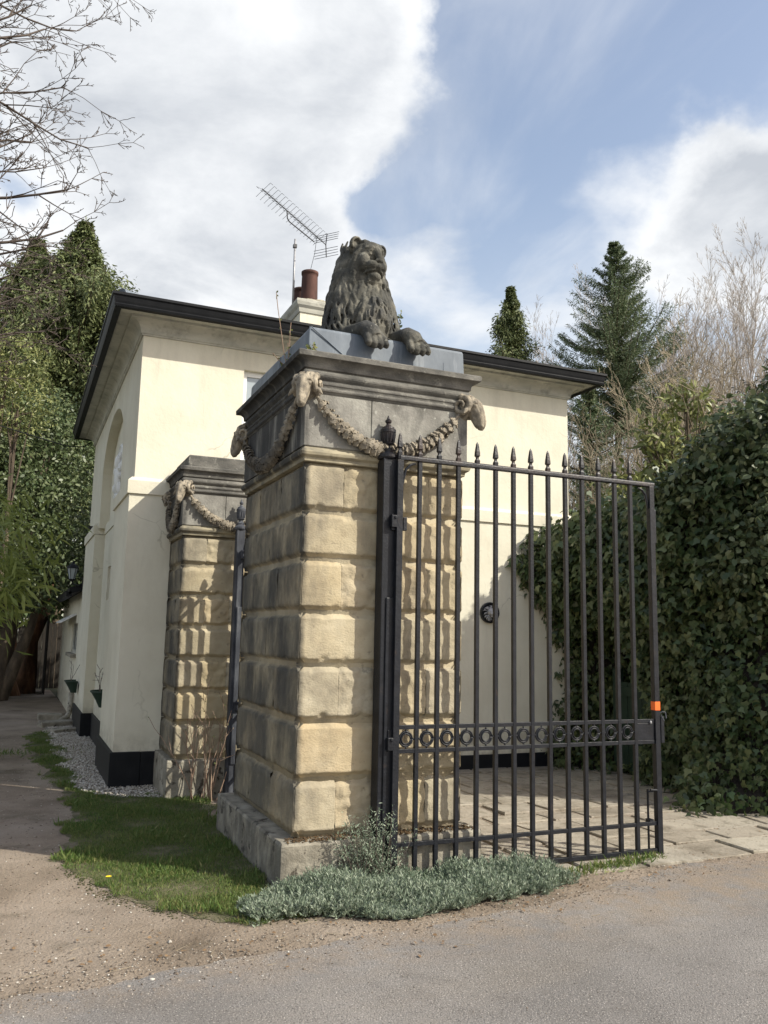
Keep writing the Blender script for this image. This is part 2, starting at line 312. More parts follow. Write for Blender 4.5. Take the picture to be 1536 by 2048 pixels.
def leafmat(name, cols, rough=0.45, trans=0.25, spec=0.4):
    k = len(cols); return material(name, [(0.3, cols[0]), (0.7, cols[-1])], 1.5, rough, 0, island=0.75, island_cols=[(i / max(1, k - 1), c) for i, c in enumerate(cols)], trans=trans, spec=spec)
M['ivy'] = leafmat('ivy_leaf', [(0.016, 0.037, 0.015), (0.032, 0.063, 0.023), (0.05, 0.09, 0.032), (0.08, 0.118, 0.046), (0.16, 0.18, 0.075)], 0.42, 0.2, 0.45)
M['varieg'] = leafmat('variegated_leaf', [(0.03, 0.055, 0.025), (0.06, 0.09, 0.035), (0.09, 0.12, 0.05), (0.13, 0.155, 0.075), (0.22, 0.24, 0.13)], 0.42, 0.25, 0.4)
M['spruce'] = leafmat('spruce_needles', [(0.065, 0.11, 0.052), (0.11, 0.16, 0.08), (0.16, 0.21, 0.11), (0.24, 0.25, 0.13)], 0.6, 0.15)
M['cypress'] = leafmat('cypress_spray', [(0.07, 0.10, 0.04), (0.115, 0.145, 0.055), (0.165, 0.195, 0.075), (0.22, 0.235, 0.10)], 0.6, 0.2)
M['darkcon'] = leafmat('dark_yew_needles', [(0.008, 0.018, 0.010), (0.016, 0.030, 0.015), (0.03, 0.045, 0.022)], 0.6, 0.1)
M['holly'] = leafmat('holly_leaf', [(0.04, 0.068, 0.028), (0.075, 0.11, 0.042), (0.12, 0.155, 0.06), (0.20, 0.23, 0.12)], 0.42, 0.25, 0.4)
M['laurel'] = leafmat('laurel_leaf', [(0.08, 0.11, 0.035), (0.15, 0.18, 0.06), (0.25, 0.27, 0.10), (0.38, 0.38, 0.15)], 0.4, 0.3)
M['bamboo'] = leafmat('bamboo_leaf', [(0.14, 0.18, 0.04), (0.22, 0.27, 0.07), (0.34, 0.37, 0.11)], 0.45, 0.4)
M['silver'] = leafmat('silver_leaf', [(0.11, 0.16, 0.10), (0.18, 0.235, 0.155), (0.27, 0.32, 0.235), (0.38, 0.42, 0.33)], 0.8, 0.2)
M['grass'] = leafmat('grass_blade', [(0.042, 0.098, 0.016), (0.072, 0.15, 0.027), (0.11, 0.195, 0.04), (0.16, 0.21, 0.06), (0.28, 0.25, 0.10)], 0.6, 0.35)
M['stone'] = material('pale_gravel', [(0.3, (0.36, 0.33, 0.28)), (0.7, (0.6, 0.56, 0.49))], 20, 0.85, 0, island=0.8,
    island_cols=[(0, (0.32, 0.27, 0.21)), (0.4, (0.50, 0.45, 0.38)), (0.8, (0.62, 0.58, 0.52)), (1, (0.75, 0.72, 0.68))])
M['crumb'] = material('loose_grit', [(0.3, (0.2, 0.17, 0.14)), (0.7, (0.4, 0.36, 0.3))], 20, 0.9, 0, island=0.8,
    island_cols=[(0, (0.07, 0.05, 0.035)), (0.5, (0.20, 0.155, 0.115)), (0.85, (0.36, 0.32, 0.27)), (1, (0.62, 0.6, 0.55))])

# ------------------------------------------------------------------ ground
def sheet(name, pts, z, mat):
    b = MB(); b.add([(x, y, z) for x, y in pts], [tuple(range(len(pts)))]); return tag(b.build(name, mat), kind='structure')
def wob(pts, amp=0.04, step=0.12, seed=0, closed=True):
    out = []
    n = len(pts)
    for i in range(n if closed else n - 1):
        a = Vector(pts[i]); b = Vector(pts[(i + 1) % n]); d = b - a; k = max(1, int(d.length / step)) if d.length < 12 else 1
        for j in range(k):
            p = a + d * j / k
            o = noise.noise(Vector((p.x * 2.3, p.y * 2.3, seed))) + 0.6 * noise.noise(Vector((p.x * 8, p.y * 8, seed + 5)))
            nrm = Vector((-d.y, d.x)).normalized() if d.length else Vector((0, 0))
            out.append(tuple(p + nrm * o * amp * 1.6) if d.length < 12 else tuple(p))
    return out
M['dirt'] = material('trodden_dirt', [(0.3, (0.15, 0.115, 0.082)), (0.5, (0.245, 0.195, 0.145)), (0.7, (0.33, 0.27, 0.21))], 1.3, 0.95, 1.0, 45, 0.02, detail=12,
    stain=[(1.6, (1, 1, 1), 0.58, 0.68, (0.085, 0.068, 0.04), 0.65, None), (0.7, (1, 1, 1), 0.5, 0.7, (0.34, 0.29, 0.24), 0.5, None), (70, (1, 1, 1), 0.60, 0.68, (0.46, 0.42, 0.36), 0.7, None), (34, (1, 1, 1), 0.60, 0.68, (0.08, 0.058, 0.04), 0.65, None), (9, (1, 1, 1), 0.60, 0.70, (0.12, 0.085, 0.055), 0.5, None)])
M['asphalt'] = material('worn_asphalt', [(0.3, (0.178, 0.165, 0.152)), (0.5, (0.23, 0.214, 0.199)), (0.7, (0.288, 0.268, 0.248))], 0.9, 0.9, 1.0, 110, 0.016, detail=12,
    stain=[(3.5, (1, 1, 1), 0.56, 0.72, (0.15, 0.135, 0.122), 0.6, None), (0.6, (0.5, 1.8, 1), 0.52, 0.70, (0.30, 0.26, 0.21), 0.4, None), (5, (1, 1, 1), 0.40, 0.60, (0.285, 0.225, 0.165), 0.85, [(1, 4.15, 4.75)]), (4, (1, 1, 1), 0.42, 0.60, (0.285, 0.225, 0.165), 0.85, [(1, 4.6, 5.2)]),
           (95, (1, 1, 1), 0.56, 0.64, (0.50, 0.46, 0.42), 0.85, None), (75, (1, 1, 1), 0.56, 0.64, (0.075, 0.066, 0.06), 0.8, None)], bdetail=8)
M['soil'] = material('mossy_soil', [(0.3, (0.035, 0.045, 0.015)), (0.5, (0.075, 0.08, 0.032)), (0.7, (0.16, 0.125, 0.085))], 7, 0.95, 0.8, 60, 0.02)
M['gravelbed'] = material('gravel_bed', [(0.35, (0.11, 0.095, 0.075)), (0.6, (0.34, 0.31, 0.26))], 45, 0.95, 1.0, 60, 0.02)
M['field'] = material('rough_ground', [(0.3, (0.035, 0.042, 0.018)), (0.7, (0.08, 0.075, 0.04))], 0.6, 0.95, 0.6, 12, 0.03)
g = sheet('ground', [(-600, -600), (600, -600), (600, 600), (-600, 600)], -0.012, M['field'])
dirt = [(-2.5, -1), (9, -1), (9, 6.3), (7.0, 6.3), (7.1, 10.3), (4, 10.4), (1.5, 10.4), (1.2, 17.5), (1.0, 26.5), (-2.2, 27), (-2.5, 16)]
sheet('path', dirt, 0.0, M['dirt'])
road = wob([(-7, 4.35), (-1.5, 4.42), (0.2, 4.55), (1.0, 4.66), (2.2, 4.80), (3.3, 4.93), (4.1, 5.16), (4.9, 5.42), (5.9, 5.46), (9, 5.7), (14, 6.0), (40, 8), (40, -60), (-40, -60), (-40, 3)], 0.05, 0.06, 3)
sheet('road', road, 0.004, M['asphalt'])
grass_poly = [(0.34, 15.5), (0.30, 14.0), (0.50, 10.8), (0.66, 9.2), (0.56, 8.2), (0.47, 7.4), (0.52, 6.6), (0.70, 6.0), (1.0, 5.6), (1.375, 5.33), (1.8, 5.2), (1.8, 5.8), (1.9, 9.1), (1.56, 9.33), (1.1, 9.45), (0.78, 9.9), (0.72, 11.5), (0.66, 13.4), (0.62, 15.5)]
M['vergesoil'] = material('verge_soil', [(0.35, (0.06, 0.065, 0.028)), (0.5, (0.12, 0.11, 0.06)), (0.65, (0.20, 0.165, 0.12))], 6, 0.95, 0.8, 60, 0.02)
sheet('verge', wob(grass_poly, 0.085, 0.05, 9), 0.003, M['vergesoil'])
gravel_poly = [(1.56, 9.30), (1.1, 9.42), (0.76, 9.85), (0.68, 11.5), (0.62, 13.4), (0.60, 15.5), (0.62, 17.5), (1.6, 17.5), (1.6, 10.2), (1.6, 9.3)]
sheet('gravel_strip', wob(gravel_poly, 0.03, 0.08, 12), 0.009, M['gravelbed'])
bed_poly = [(1.6, 5.42), (1.85, 5.24), (2.3, 5.14), (3.0, 5.17), (3.45, 5.2), (3.6, 5.3), (3.56, 5.42), (3.35, 5.58), (3.3, 5.8), (1.8, 5.8)]
sheet('flower_bed', wob(bed_poly, 0.03, 0.05, 15), 0.012, M['soil'])
def paving():
    mt = material('paving_stone', [(0.3, (0.24, 0.21, 0.17)), (0.5, (0.27, 0.235, 0.185)), (0.7, (0.36, 0.32, 0.255))], 2.2, 0.9, 0.8, 40, 0.012, island=0.45,
        island_cols=[(0, (0.30, 0.265, 0.22)), (0.4, (0.42, 0.38, 0.31)), (0.8, (0.36, 0.33, 0.28)), (1, (0.48, 0.45, 0.37))],
        stain=[(1.6, (1, 1, 1), 0.47, 0.66, (0.15, 0.125, 0.092), 0.8, None), (6, (1, 1, 1), 0.52, 0.66, (0.11, 0.095, 0.065), 0.6, None), (20, (1, 1, 1), 0.58, 0.66, (0.08, 0.065, 0.04), 0.7, None)])
    b = MB(); y = 5.42; row = 0; rr = random.Random(5)
    while y < 10.2:
        dy = rr.choice([0.36, 0.42, 0.5]); x = 3.24 + rr.uniform(-0.3, 0)
        while x < 7.3:
            dx = rr.choice([0.42, 0.55, 0.62, 0.7]); g_ = rr.uniform(0.010, 0.026)
            x0 = max(x + g_, 3.3 if y > 5.55 else 3.72); x1 = x + dx - g_
            y0 = y + g_; y1 = y + dy - g_
            if y < 5.9: y0 = max(y0, 5.40 + 0.06 * (x0 - 4.0))
            if x1 - x0 > 0.1 and y1 - y0 > 0.1:
                t = 0.016 + rr.uniform(-0.007, 0.007); tx = rr.uniform(-0.006, 0.006); ty = rr.uniform(-0.006, 0.006); j = lambda: rr.uniform(-0.012, 0.012)
                c = [(x0 + j(), y0 + j()), (x1 + j(), y0 + j()), (x1 + j(), y1 + j()), (x0 + j(), y1 + j())]
                e = 0.008
                ci = [(c[0][0] + e, c[0][1] + e), (c[1][0] - e, c[1][1] + e), (c[2][0] - e, c[2][1] - e), (c[3][0] + e, c[3][1] - e)]
                vs = [(p[0], p[1], -0.02) for p in c] + [(p[0], p[1], t - 0.005) for p in c] + [(ci[k][0], ci[k][1], t + (tx if k in (1, 2) else -tx) + (ty if k > 1 else -ty)) for k in range(4)]
                fs = []
                for a in (0, 4):
                    for k in range(4): fs.append((a + k, a + (k + 1) % 4, a + 4 + (k + 1) % 4, a + 4 + k))
                fs.append((8, 9, 10, 11)); b.add(vs, fs)
            x += dx
        y += dy
    tag(b.build('paving', mt), kind='structure')
paving()

# ------------------------------------------------------------------ gate pillars
def block_mesh(b, x0, y0, z0, x1, y1, z1, faces, rough=0.006, cham=0.035, seed=0, step=0.03):
    """one rusticated block: outer faces ('f' front -Y, 'l' left -X, 'r' +X, 'k' back +Y) subdivided, margins sunk, surface roughened"""
    def patch(org, ux, uz, nrm, w, h):
        def grid(L_, e, st):
            mid = [x for x in np.arange(e[-1] + st * 0.7, L_ - e[-1] - st * 0.5, st)]
            return e + mid + [L_ - q for q in reversed(e)]
        us = grid(w, [0.0, 0.004, 0.010], step); vz = grid(h, [0.0, 0.008, 0.012, cham * 0.6, cham - 0.003, cham + 0.004], step); vs = []; fs = []
        for v in vz:
            for u in us:
                p = org + ux * u + uz * v; e = min(v, h - v); eu = min(u, w - u)
                chip = max(0.0, noise.noise(p * 13 + Vector((3, seed, 0))) - 0.12) * 0.05 + max(0, noise.noise(p * 31 + Vector((seed, 1, 0)))) * 0.006
                ce = cham + chip; dep = 0
                if e < ce: dep += (1 - max(0, e - 0.009) / ce) * cham + (chip * 0.25)
                if eu < 0.008: dep += (1 - eu / 0.008) * 0.006
                elif eu < 0.02 + chip: dep += 0.003 + chip * 0.15
                n1 = noise.fractal(p * 12 + Vector((seed, 0, 0)), 0.9, 2.0, 5); n2 = noise.noise(p * 4 + Vector((0, seed, 0)))
                pit = max(0.0, noise.noise(Vector((p.x * 16, p.y * 16, p.z * 40)) + Vector((seed, 4, 4))) - 0.25) * rough * 1.6
                dd = -dep + rough * (n1 * 1.1 + n2 * 0.7) - rough * 0.5 - pit
                q = p + nrm * dd; q.z += 0.004 * noise.noise(p * 7 + Vector((seed, 9, 1))) if 0 < v < h else 0
                vs.append(q)
        k = len(us)
        for j in range(len(vz) - 1):
            for i in range(k - 1): a_ = j * k + i; fs.append((a_, a_ + 1, a_ + k + 1, a_ + k))
        return vs, fs
    X = Vector((1, 0, 0)); Y = Vector((0, 1, 0)); Z = Vector((0, 0, 1))
    if 'f' in faces: b.add(*patch(Vector((x0, y0, z0)), X, Z, -Y, x1 - x0, z1 - z0))
    if 'l' in faces: b.add(*patch(Vector((x0, y1, z0)), -Y, Z, -X, y1 - y0, z1 - z0))
    if 'r' in faces: b.add(*patch(Vector((x1, y0, z0)), Y, Z, X, y1 - y0, z1 - z0))
    if 'k' in faces: b.add(*patch(Vector((x1, y1, z0)), -X, Z, Y, x1 - x0, z1 - z0))
def weld_shaft(name, b, parent, mat):
    o = b.build(name, mat, parent, smooth=True)
    return o
def oak_leaf(b, c, d, n, s, th=0.006):
    """thick lobed leaf: c centre, d along, n normal"""
    d = d.normalized(); w = n.cross(d).normalized(); n = d.cross(w)
    prof = [(-0.5, 0.05), (-0.3, 0.22), (-0.18, 0.14), (0.0, 0.38), (0.12, 0.22), (0.28, 0.36), (0.38, 0.18), (0.52, 0.0)]
    pts = [(x, y) for x, y in prof] + [(x, -y) for x, y in prof[-2::-1]]
    vs = [c + d * x * s + w * y * s + n * (th + 0.12 * s * (0.25 - (y * 1.6) ** 2) - 0.25 * s * max(0, x) ** 2) for x, y in pts]
    vs2 = [v - n * 0.012 for v in vs]; k = len(pts)
    mid = c + n * (th + 0.06 * s); vs.append(mid); allv = vs + vs2
    fs = [(i, (i + 1) % k, k) for i in range(k)] + [((i + 1) % k, i, i + k + 1, (i + 1) % k + k + 1) for i in range(k)]
    b.add(allv, fs)
def garland(p0, p1, sag, nrm, sc=1.0, seed=0):
    rr = random.Random(seed); b = MB(); p0 = Vector(p0); p1 = Vector(p1); nrm = Vector(nrm); K = 30; pts = []; rad = []
    for i in range(K + 1):
        t = i / K; p = p0.lerp(p1, t); p.z -= sag * (1 - (2 * t - 1) ** 2) ** 0.9 if 0 < t < 1 else 0
        p += nrm * (0.035 * sc); pts.append(p); rad.append(sc * (0.012 + 0.024 * (1 - abs(2 * t - 1)) ** 0.55))
    b.tube(pts, rad, 8)
    for i in range(1, K):
        tdir = (pts[i + 1] - pts[i - 1]).normalized() * (1 if i < K / 2 else -1)
        up = nrm.cross(tdir).normalized()
        for a in (-85, -45, 0, 42, 85):
            if rr.random() < 0.12: continue
            ang = R(a + rr.uniform(-14, 14)); nn = nrm * math.cos(ang) + up * math.sin(ang)
            c = pts[i] + nn * rad[i] * 0.8 + tdir * rr.uniform(-0.01, 0.01)
            dd = tdir + nn * 0.55 + up * math.sin(ang) * 0.5
            oak_leaf(b, c + dd.normalized() * 0.015 * sc, dd, nn, sc * rr.uniform(0.062, 0.10) * (0.65 + 0.5 * min(1, rad[i] / (0.045 * sc))))
    # ribbon tie at both ends
    for k_ in (1, K - 1):
        b.tube([pts[k_] + Vector((0, 0, 0.012 * sc)), pts[k_] - Vector((0, 0, 0.012 * sc))], rad[k_] * 1.5, 8)
    return b
def ram_head_mesh():
    """local: looks along -Y, origin at back of the skull on the pillar corner, about 0.3 m tall"""
    b = MB(); V = Vector
    tilt = Matrix.Rotation(R(-38), 3, 'X')
    b.ell((0, -0.03, 0.0), (0.072, 0.085, 0.078), 14)
    b.ell((0, -0.085, 0.01), (0.058, 0.06, 0.058), 14)
    b.tube([(0, -0.09, 0.0), (0, -0.125, -0.06), (0, -0.14, -0.12), (0, -0.142, -0.165), (0, -0.138, -0.185)], [0.056, 0.046, 0.036, 0.031, 0.018], 14)
    b.tube([(0, -0.08, -0.03), (0, -0.10, -0.09), (0, -0.118, -0.15), (0, -0.118, -0.17)], [0.05, 0.04, 0.026, 0.012], 12)
    b.tube([(0, -0.125, 0.02), (0, -0.152, -0.05), (0, -0.168, -0.12), (0, -0.166, -0.155)], [0.026, 0.02, 0.017, 0.013], 10)
    for s in (-1, 1):
        b.ell((s * 0.044, -0.112, -0.008), (0.017, 0.019, 0.015), 10)
        b.tube([(s * 0.03, -0.125, 0.018), (s * 0.05, -0.115, 0.02), (s * 0.064, -0.095, 0.004)], [0.010, 0.012, 0.008], 8)
        b.ell((s * 0.018, -0.158, -0.158), (0.012, 0.010, 0.012), 8)
        # spiral horn
        pts = []; rad = []
        for i in range(34):
            t = i / 33; a = R(105 - 500 * t); rr_ = 0.074 * (1 - 0.74 * t)
            pts.append((s * (0.060 + 0.040 * t ** 0.8), -0.012 - rr_ * math.cos(a) * 1.0 + 0.0, 0.012 + rr_ * math.sin(a) - 0.015)); rad.append((0.027 * (1 - 0.70 * t)) * (1 + 0.16 * math.sin(i * 2.2)))
        b.tube(pts, rad, 10)
        b.tube([(s * 0.06, -0.05, -0.03), (s * 0.10, -0.055, -0.045), (s * 0.125, -0.05, -0.075)], [0.014, 0.018, 0.005], 8)
    rr = random.Random(4)
    for i in range(90):
        a = rr.uniform(-1.35, 1.35); e = rr.uniform(-0.05, 1.3)
        p = V((0.07 * math.sin(a) * math.cos(e * 0.6), -0.045 - 0.062 * math.cos(a) * math.cos(e), 0.014 + 0.072 * math.sin(e)))
        b.ell(p, (0.012, 0.012, 0.011), 8)
    b.ell((0, 0.01, -0.02), (0.062, 0.08, 0.09), 12)
    return b
def remesh(o, vox, smooth_it=0, disp=None):
    r_ = o.modifiers.new('remesh', 'REMESH'); r_.mode = 'VOXEL'; r_.voxel_size = vox; r_.use_smooth_shade = True
    if smooth_it:
        s_ = o.modifiers.new('smooth', 'SMOOTH'); s_.factor = 0.5; s_.iterations = smooth_it
RAM = []
def add_ram(parent, loc, yaw, sc, mat):
    if not RAM:
        o = ram_head_mesh().build('ram_head', mat, parent, smooth=True); remesh(o, 0.0036, 1); RAM.append(o)
    else:
        o = RAM[0].copy(); COL.objects.link(o); o.parent = parent
    o.matrix_parent_inverse = Matrix.Identity(4)
    o.location = Vector(loc) - parent.location; o.rotation_euler = (0, 0, yaw); o.scale = (sc, sc, sc)
    return o
def pillar(label, X0, Y0, X1, Y1, pz, courses, band, corn, plinth_out, top, short, long_, lj, rams, seed, slot=None):
    """origin of the thing is its front left shaft corner"""
    e = empty('gate_pillar', (X0, Y0, 0), label, 'pillar')
    w = X1 - X0; d = Y1 - Y0
    def loc(b): return b
    rr = random.Random(seed)
    # every part is built in local coordinates (origin = shaft corner)
    def part(name, b, mat, smooth=False, bevel=0):
        o = b.build(name, mat, e, smooth, bevel); o.matrix_parent_inverse = Matrix.Identity(4); return o
    po = plinth_out
    b = MB()
    def rough_plinth(x0, y0, x1, y1, z1):
        st = 0.06
        nx = int((x1 - x0) / st); ny = int((y1 - y0) / st)
        for face, (org, ux, n_, W_) in dict(f=((x0, y0), (1, 0), (0, -1), x1 - x0), l=((x0, y1), (0, -1), (-1, 0), y1 - y0), r=((x1, y0), (0, 1), (1, 0), y1 - y0)).items():
            k = max(2, int(W_ / st)); vs = []; fs = []; zs = [-0.1, 0, 0.06, 0.12, 0.18, 0.24, z1 - 0.018, z1]
            zs = [z for z in zs if z <= z1]
            for z in zs:
                for i in range(k + 1):
                    u = W_ * i / k; p = Vector((org[0] + ux[0] * u, org[1] + ux[1] * u, z)); q = noise.fractal(p * 6 + Vector((seed, 0, 0)), 1, 2, 3) * 0.007
                    if z >= z1: q -= 0.014
                    if i in (0, k): q *= 0.3
                    vs.append((p.x + n_[0] * q, p.y + n_[1] * q, p.z + (0.006 * noise.noise(p * 9) if z >= z1 else 0)))
            m_ = len(zs)
            for j in range(m_ - 1):
                for i in range(k): a = j * (k + 1) + i; fs.append((a, a + 1, a + k + 2, a + k + 1))
            b.add(vs, fs)
        # uneven top
        vs = []; fs = []
        for j in range(ny + 1):
            for i in range(nx + 1):
                x = x0 + 0.01 + (x1 - x0 - 0.02) * i / nx; y = y0 + 0.01 + (y1 - y0 - 0.02) * j / ny
                vs.append((x, y, z1 - 0.002 + 0.008 * noise.noise(Vector((x * 9, y * 9, seed)))))
        for j in range(ny):
            for i in range(nx): a = j * (nx + 1) + i; fs.append((a, a + 1, a + nx + 2, a + nx + 1))
        b.add(vs, fs)
    rough_plinth(-po, -po, w + po, d + po, pz)
    part('plinth', b, M['plinth'], smooth=False)
    b = MB(); core = 0.028
    core = 0.036; b.box(core, core, pz - 0.05, w - core, d - core, band[0] + 0.02)
    for ci in range(len(courses) - 1):
        z0, z1 = courses[ci], courses[ci + 1]; g_ = 0.0; isshort = (ci % 2 == short)
        z0 += 0.002; z1 -= 0.002
        xs = [0, 0.31 * w / 1.32, 0.47 * w, w - 0.30, w] if isshort else [0, 0.50 * w, w]
        for k in range(len(xs) - 1):
            rf = 0.0035 if (k == 0 or not isshort) else (0.012 if k in (1, 2) else 0.007)
            if not isshort and k == 1: rf = 0.008
            block_mesh(b, xs[k], 0, z0, xs[k + 1], 0.2, z1, 'f', rf, 0.038, seed + ci * 7 + k, 0.016)
        ys = [0, 0.36 * d, 0.72 * d, d] if isshort else [0, 0.52 * d, d]
        for k in range(len(ys) - 1):
            block_mesh(b, 0, ys[k], z0, 0.2, ys[k + 1], z1, 'l', 0.006, 0.038, seed + 50 + ci * 7 + k, 0.03)
        block_mesh(b, w - 0.2, 0, z0, w, d, z1, 'r', 0.007, 0.036, seed + 90 + ci, 0.08)
        block_mesh(b, 0, d - 0.2, z0, w, d, z1, 'k', 0.007, 0.036, seed + 120 + ci, 0.08)
    part('shaft', b, M['sand'], smooth=True)
    z0, z1 = band
    b = MB(); b.ring(0, 0, w, d, [(-0.01, z0 - 0.01), (0.012, z0 - 0.01), (0.014, z0 + 0.018), (0.040, z0 + 0.034), (0.046, z0 + 0.055), (0.040, z0 + 0.075), (0.020, z0 + 0.085), (0.012, z1 + 0.004), (-0.02, z1 + 0.012)])
    part('string_course', b, M['band'], bevel=0.004)
    zf = corn[0]
    b = MB(); b.box(-0.012, -0.012, z1 - 0.002, w + 0.012, d + 0.012, zf + 0.01)
    # fine vertical joint lines in the frieze are real gaps between thin facing slabs
    fx = [-0.026, 0.46 * w - 0.002, w + 0.026]
    b.box(-0.024, -0.024, z1 + 0.008, 0.385 * w, 0.1, zf); b.box(0.385 * w + 0.005, -0.024, z1 + 0.008, w + 0.024, 0.1, zf)
    b.box(-0.0245, 0.1005, z1 + 0.008, 0.1, 0.55 * d, zf); b.box(-0.024, 0.55 * d + 0.006, z1 + 0.008, 0.1, d + 0.02, zf)
    part('frieze', b, M['grey'], bevel=0.004)
    zc = corn[1]; h = zc - zf; P = corn[2]
    prof = [(-0.02, zf - 0.004), (0.028, zf - 0.004), (0.034, zf + 0.03 * h), (0.045, zf + 0.05 * h), (0.049, zf + 0.09 * h), (0.045, zf + 0.13 * h), (0.036, zf + 0.145 * h), (0.040, zf + 0.19 * h), (0.048, zf + 0.22 * h), (0.046, zf + 0.27 * h),
            (0.030, zf + 0.30 * h), (0.030, zf + 0.33 * h)]
    for k in range(7):
        t = k / 6; prof.append((0.030 + 0.026 * math.sin(math.pi * t) , zf + h * (0.33 + 0.25 * t)))
    prof += [(0.030, zf + 0.60 * h), (0.046, zf + 0.61 * h), (0.046, zf + 0.66 * h)]
    for k in range(1, 7):
        t = k / 6; prof.append((0.046 + (P - 0.052) * (1 - math.cos(t * math.pi / 2)), zf + h * (0.66 + 0.18 * math.sin(t * math.pi / 2))))
    prof += [(P, zf + 0.845 * h), (P + 0.002, zc - 0.008), (P - 0.008, zc), (-0.05, zc + 0.006)]
    b = MB(); b.ring(0, 0, w, d, prof)
    part('cornice', b, M['greydark'], bevel=0.003)
    if top[0] == 'lead':
        b = MB(); zt = top[1]
        b.ring(0.0, 0.0, w, d, [(0.0, zc + 0.004), (0.002, zc + 0.02), (-0.004, zt - 0.02), (-0.012, zt), (-0.03, zt + 0.004)])
        # welted seams of the sheet
        s0 = Vector((0.01, -0.005, zt - 0.004)); s1 = Vector((0.30, -0.004, zc + 0.012))
        b.tube([s0, s1], 0.0045, 6)
        b.tube([(-0.002, -0.002, zc + 0.01), (0.003, 0.003, zt - 0.004)], 0.006, 6)
        b.tube([(w * 0.86, -0.003, zc + 0.01), (w * 0.86, 0.0, zc + 0.1)], 0.002, 5)
        b.tube([(-0.003, d * 0.45, zc + 0.01), (0.003, d * 0.45, zt - 0.005)], 0.006, 6)
        part('lead_cap', b, M['lead'], bevel=0.004)
    else:
        b = MB(); zt = top[1]; b.ring(0, 0, w, d, [(-0.02, zc), (-0.022, zt - 0.012), (-0.034, zt), (-0.1, zt + 0.004)])
        part('blocking_course', b, M['greydark'], bevel=0.004)
    # carved ornament
    gz = zf - 0.01; s = top[2]
    ga = garland((0.05 * s, -0.024, gz - 0.02), (w - 0.07 * s, -0.024, gz - 0.02), (gz - z1) * 0.90, (0, -1, 0), s, seed)
    part('garland', ga, M['terra'], smooth=False)
    gb = garland((-0.024, 0.07 * s, gz - 0.02), (-0.024, d - 0.07 * s, gz - 0.02), (gz - z1) * 0.90, (-1, 0, 0), s, seed + 1)
    part('garland', gb, M['terra'], smooth=False)
    for (cx, cy, yaw) in rams:
        add_ram(e, (X0 + cx * w, Y0 + cy * d, zf + 0.045), yaw, 1.06 * s, M['terra'])
    return e
M['band'] = material('string_course_stone', [(0.3, (0.17, 0.155, 0.12)), (0.5, (0.33, 0.29, 0.20)), (0.7, (0.45, 0.40, 0.28))], 5, 0.9, 0.4, 40, 0.006, (0.6, 0.6, 2),
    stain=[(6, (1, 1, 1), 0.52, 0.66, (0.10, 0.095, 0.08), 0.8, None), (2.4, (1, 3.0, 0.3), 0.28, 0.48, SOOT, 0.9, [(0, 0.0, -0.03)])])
P1 = pillar('large stone gate pillar with buff rusticated blocks, lead cap and swags behind the open gate', 1.863, 5.86, 3.183, 7.62, 0.31,
    [0.316, 0.705, 1.103, 1.503, 1.885, 2.272, 2.621, 3.0], (3.0, 3.095), (3.51, 3.81, 0.108), 0.112, ('lead', 4.03, 1.0), 0, 0, 0,
    [(0.0, 0.0, R(-45 + 10)), (1.0, 0.0, R(45 - 4)), (0.0, 1.0, R(-135))], 11)
P2 = pillar('smaller stone gate pillar built against the corner of the cream lodge, striped with gate shadows', 1.575, 9.20, 2.72, 10.04, 0.40,
    [0.41, 0.769, 1.098, 1.44, 1.775, 2.108, 2.439, 2.77], (2.77, 2.86), (3.22, 3.51, 0.085), 0.045, ('block', 3.655, 0.9), 0, 0, 0,
    [(0.0, 0.0, R(-45 + 6)), (1.0, 0.0, R(45)), (0.0, 1.0, R(-120))], 37)

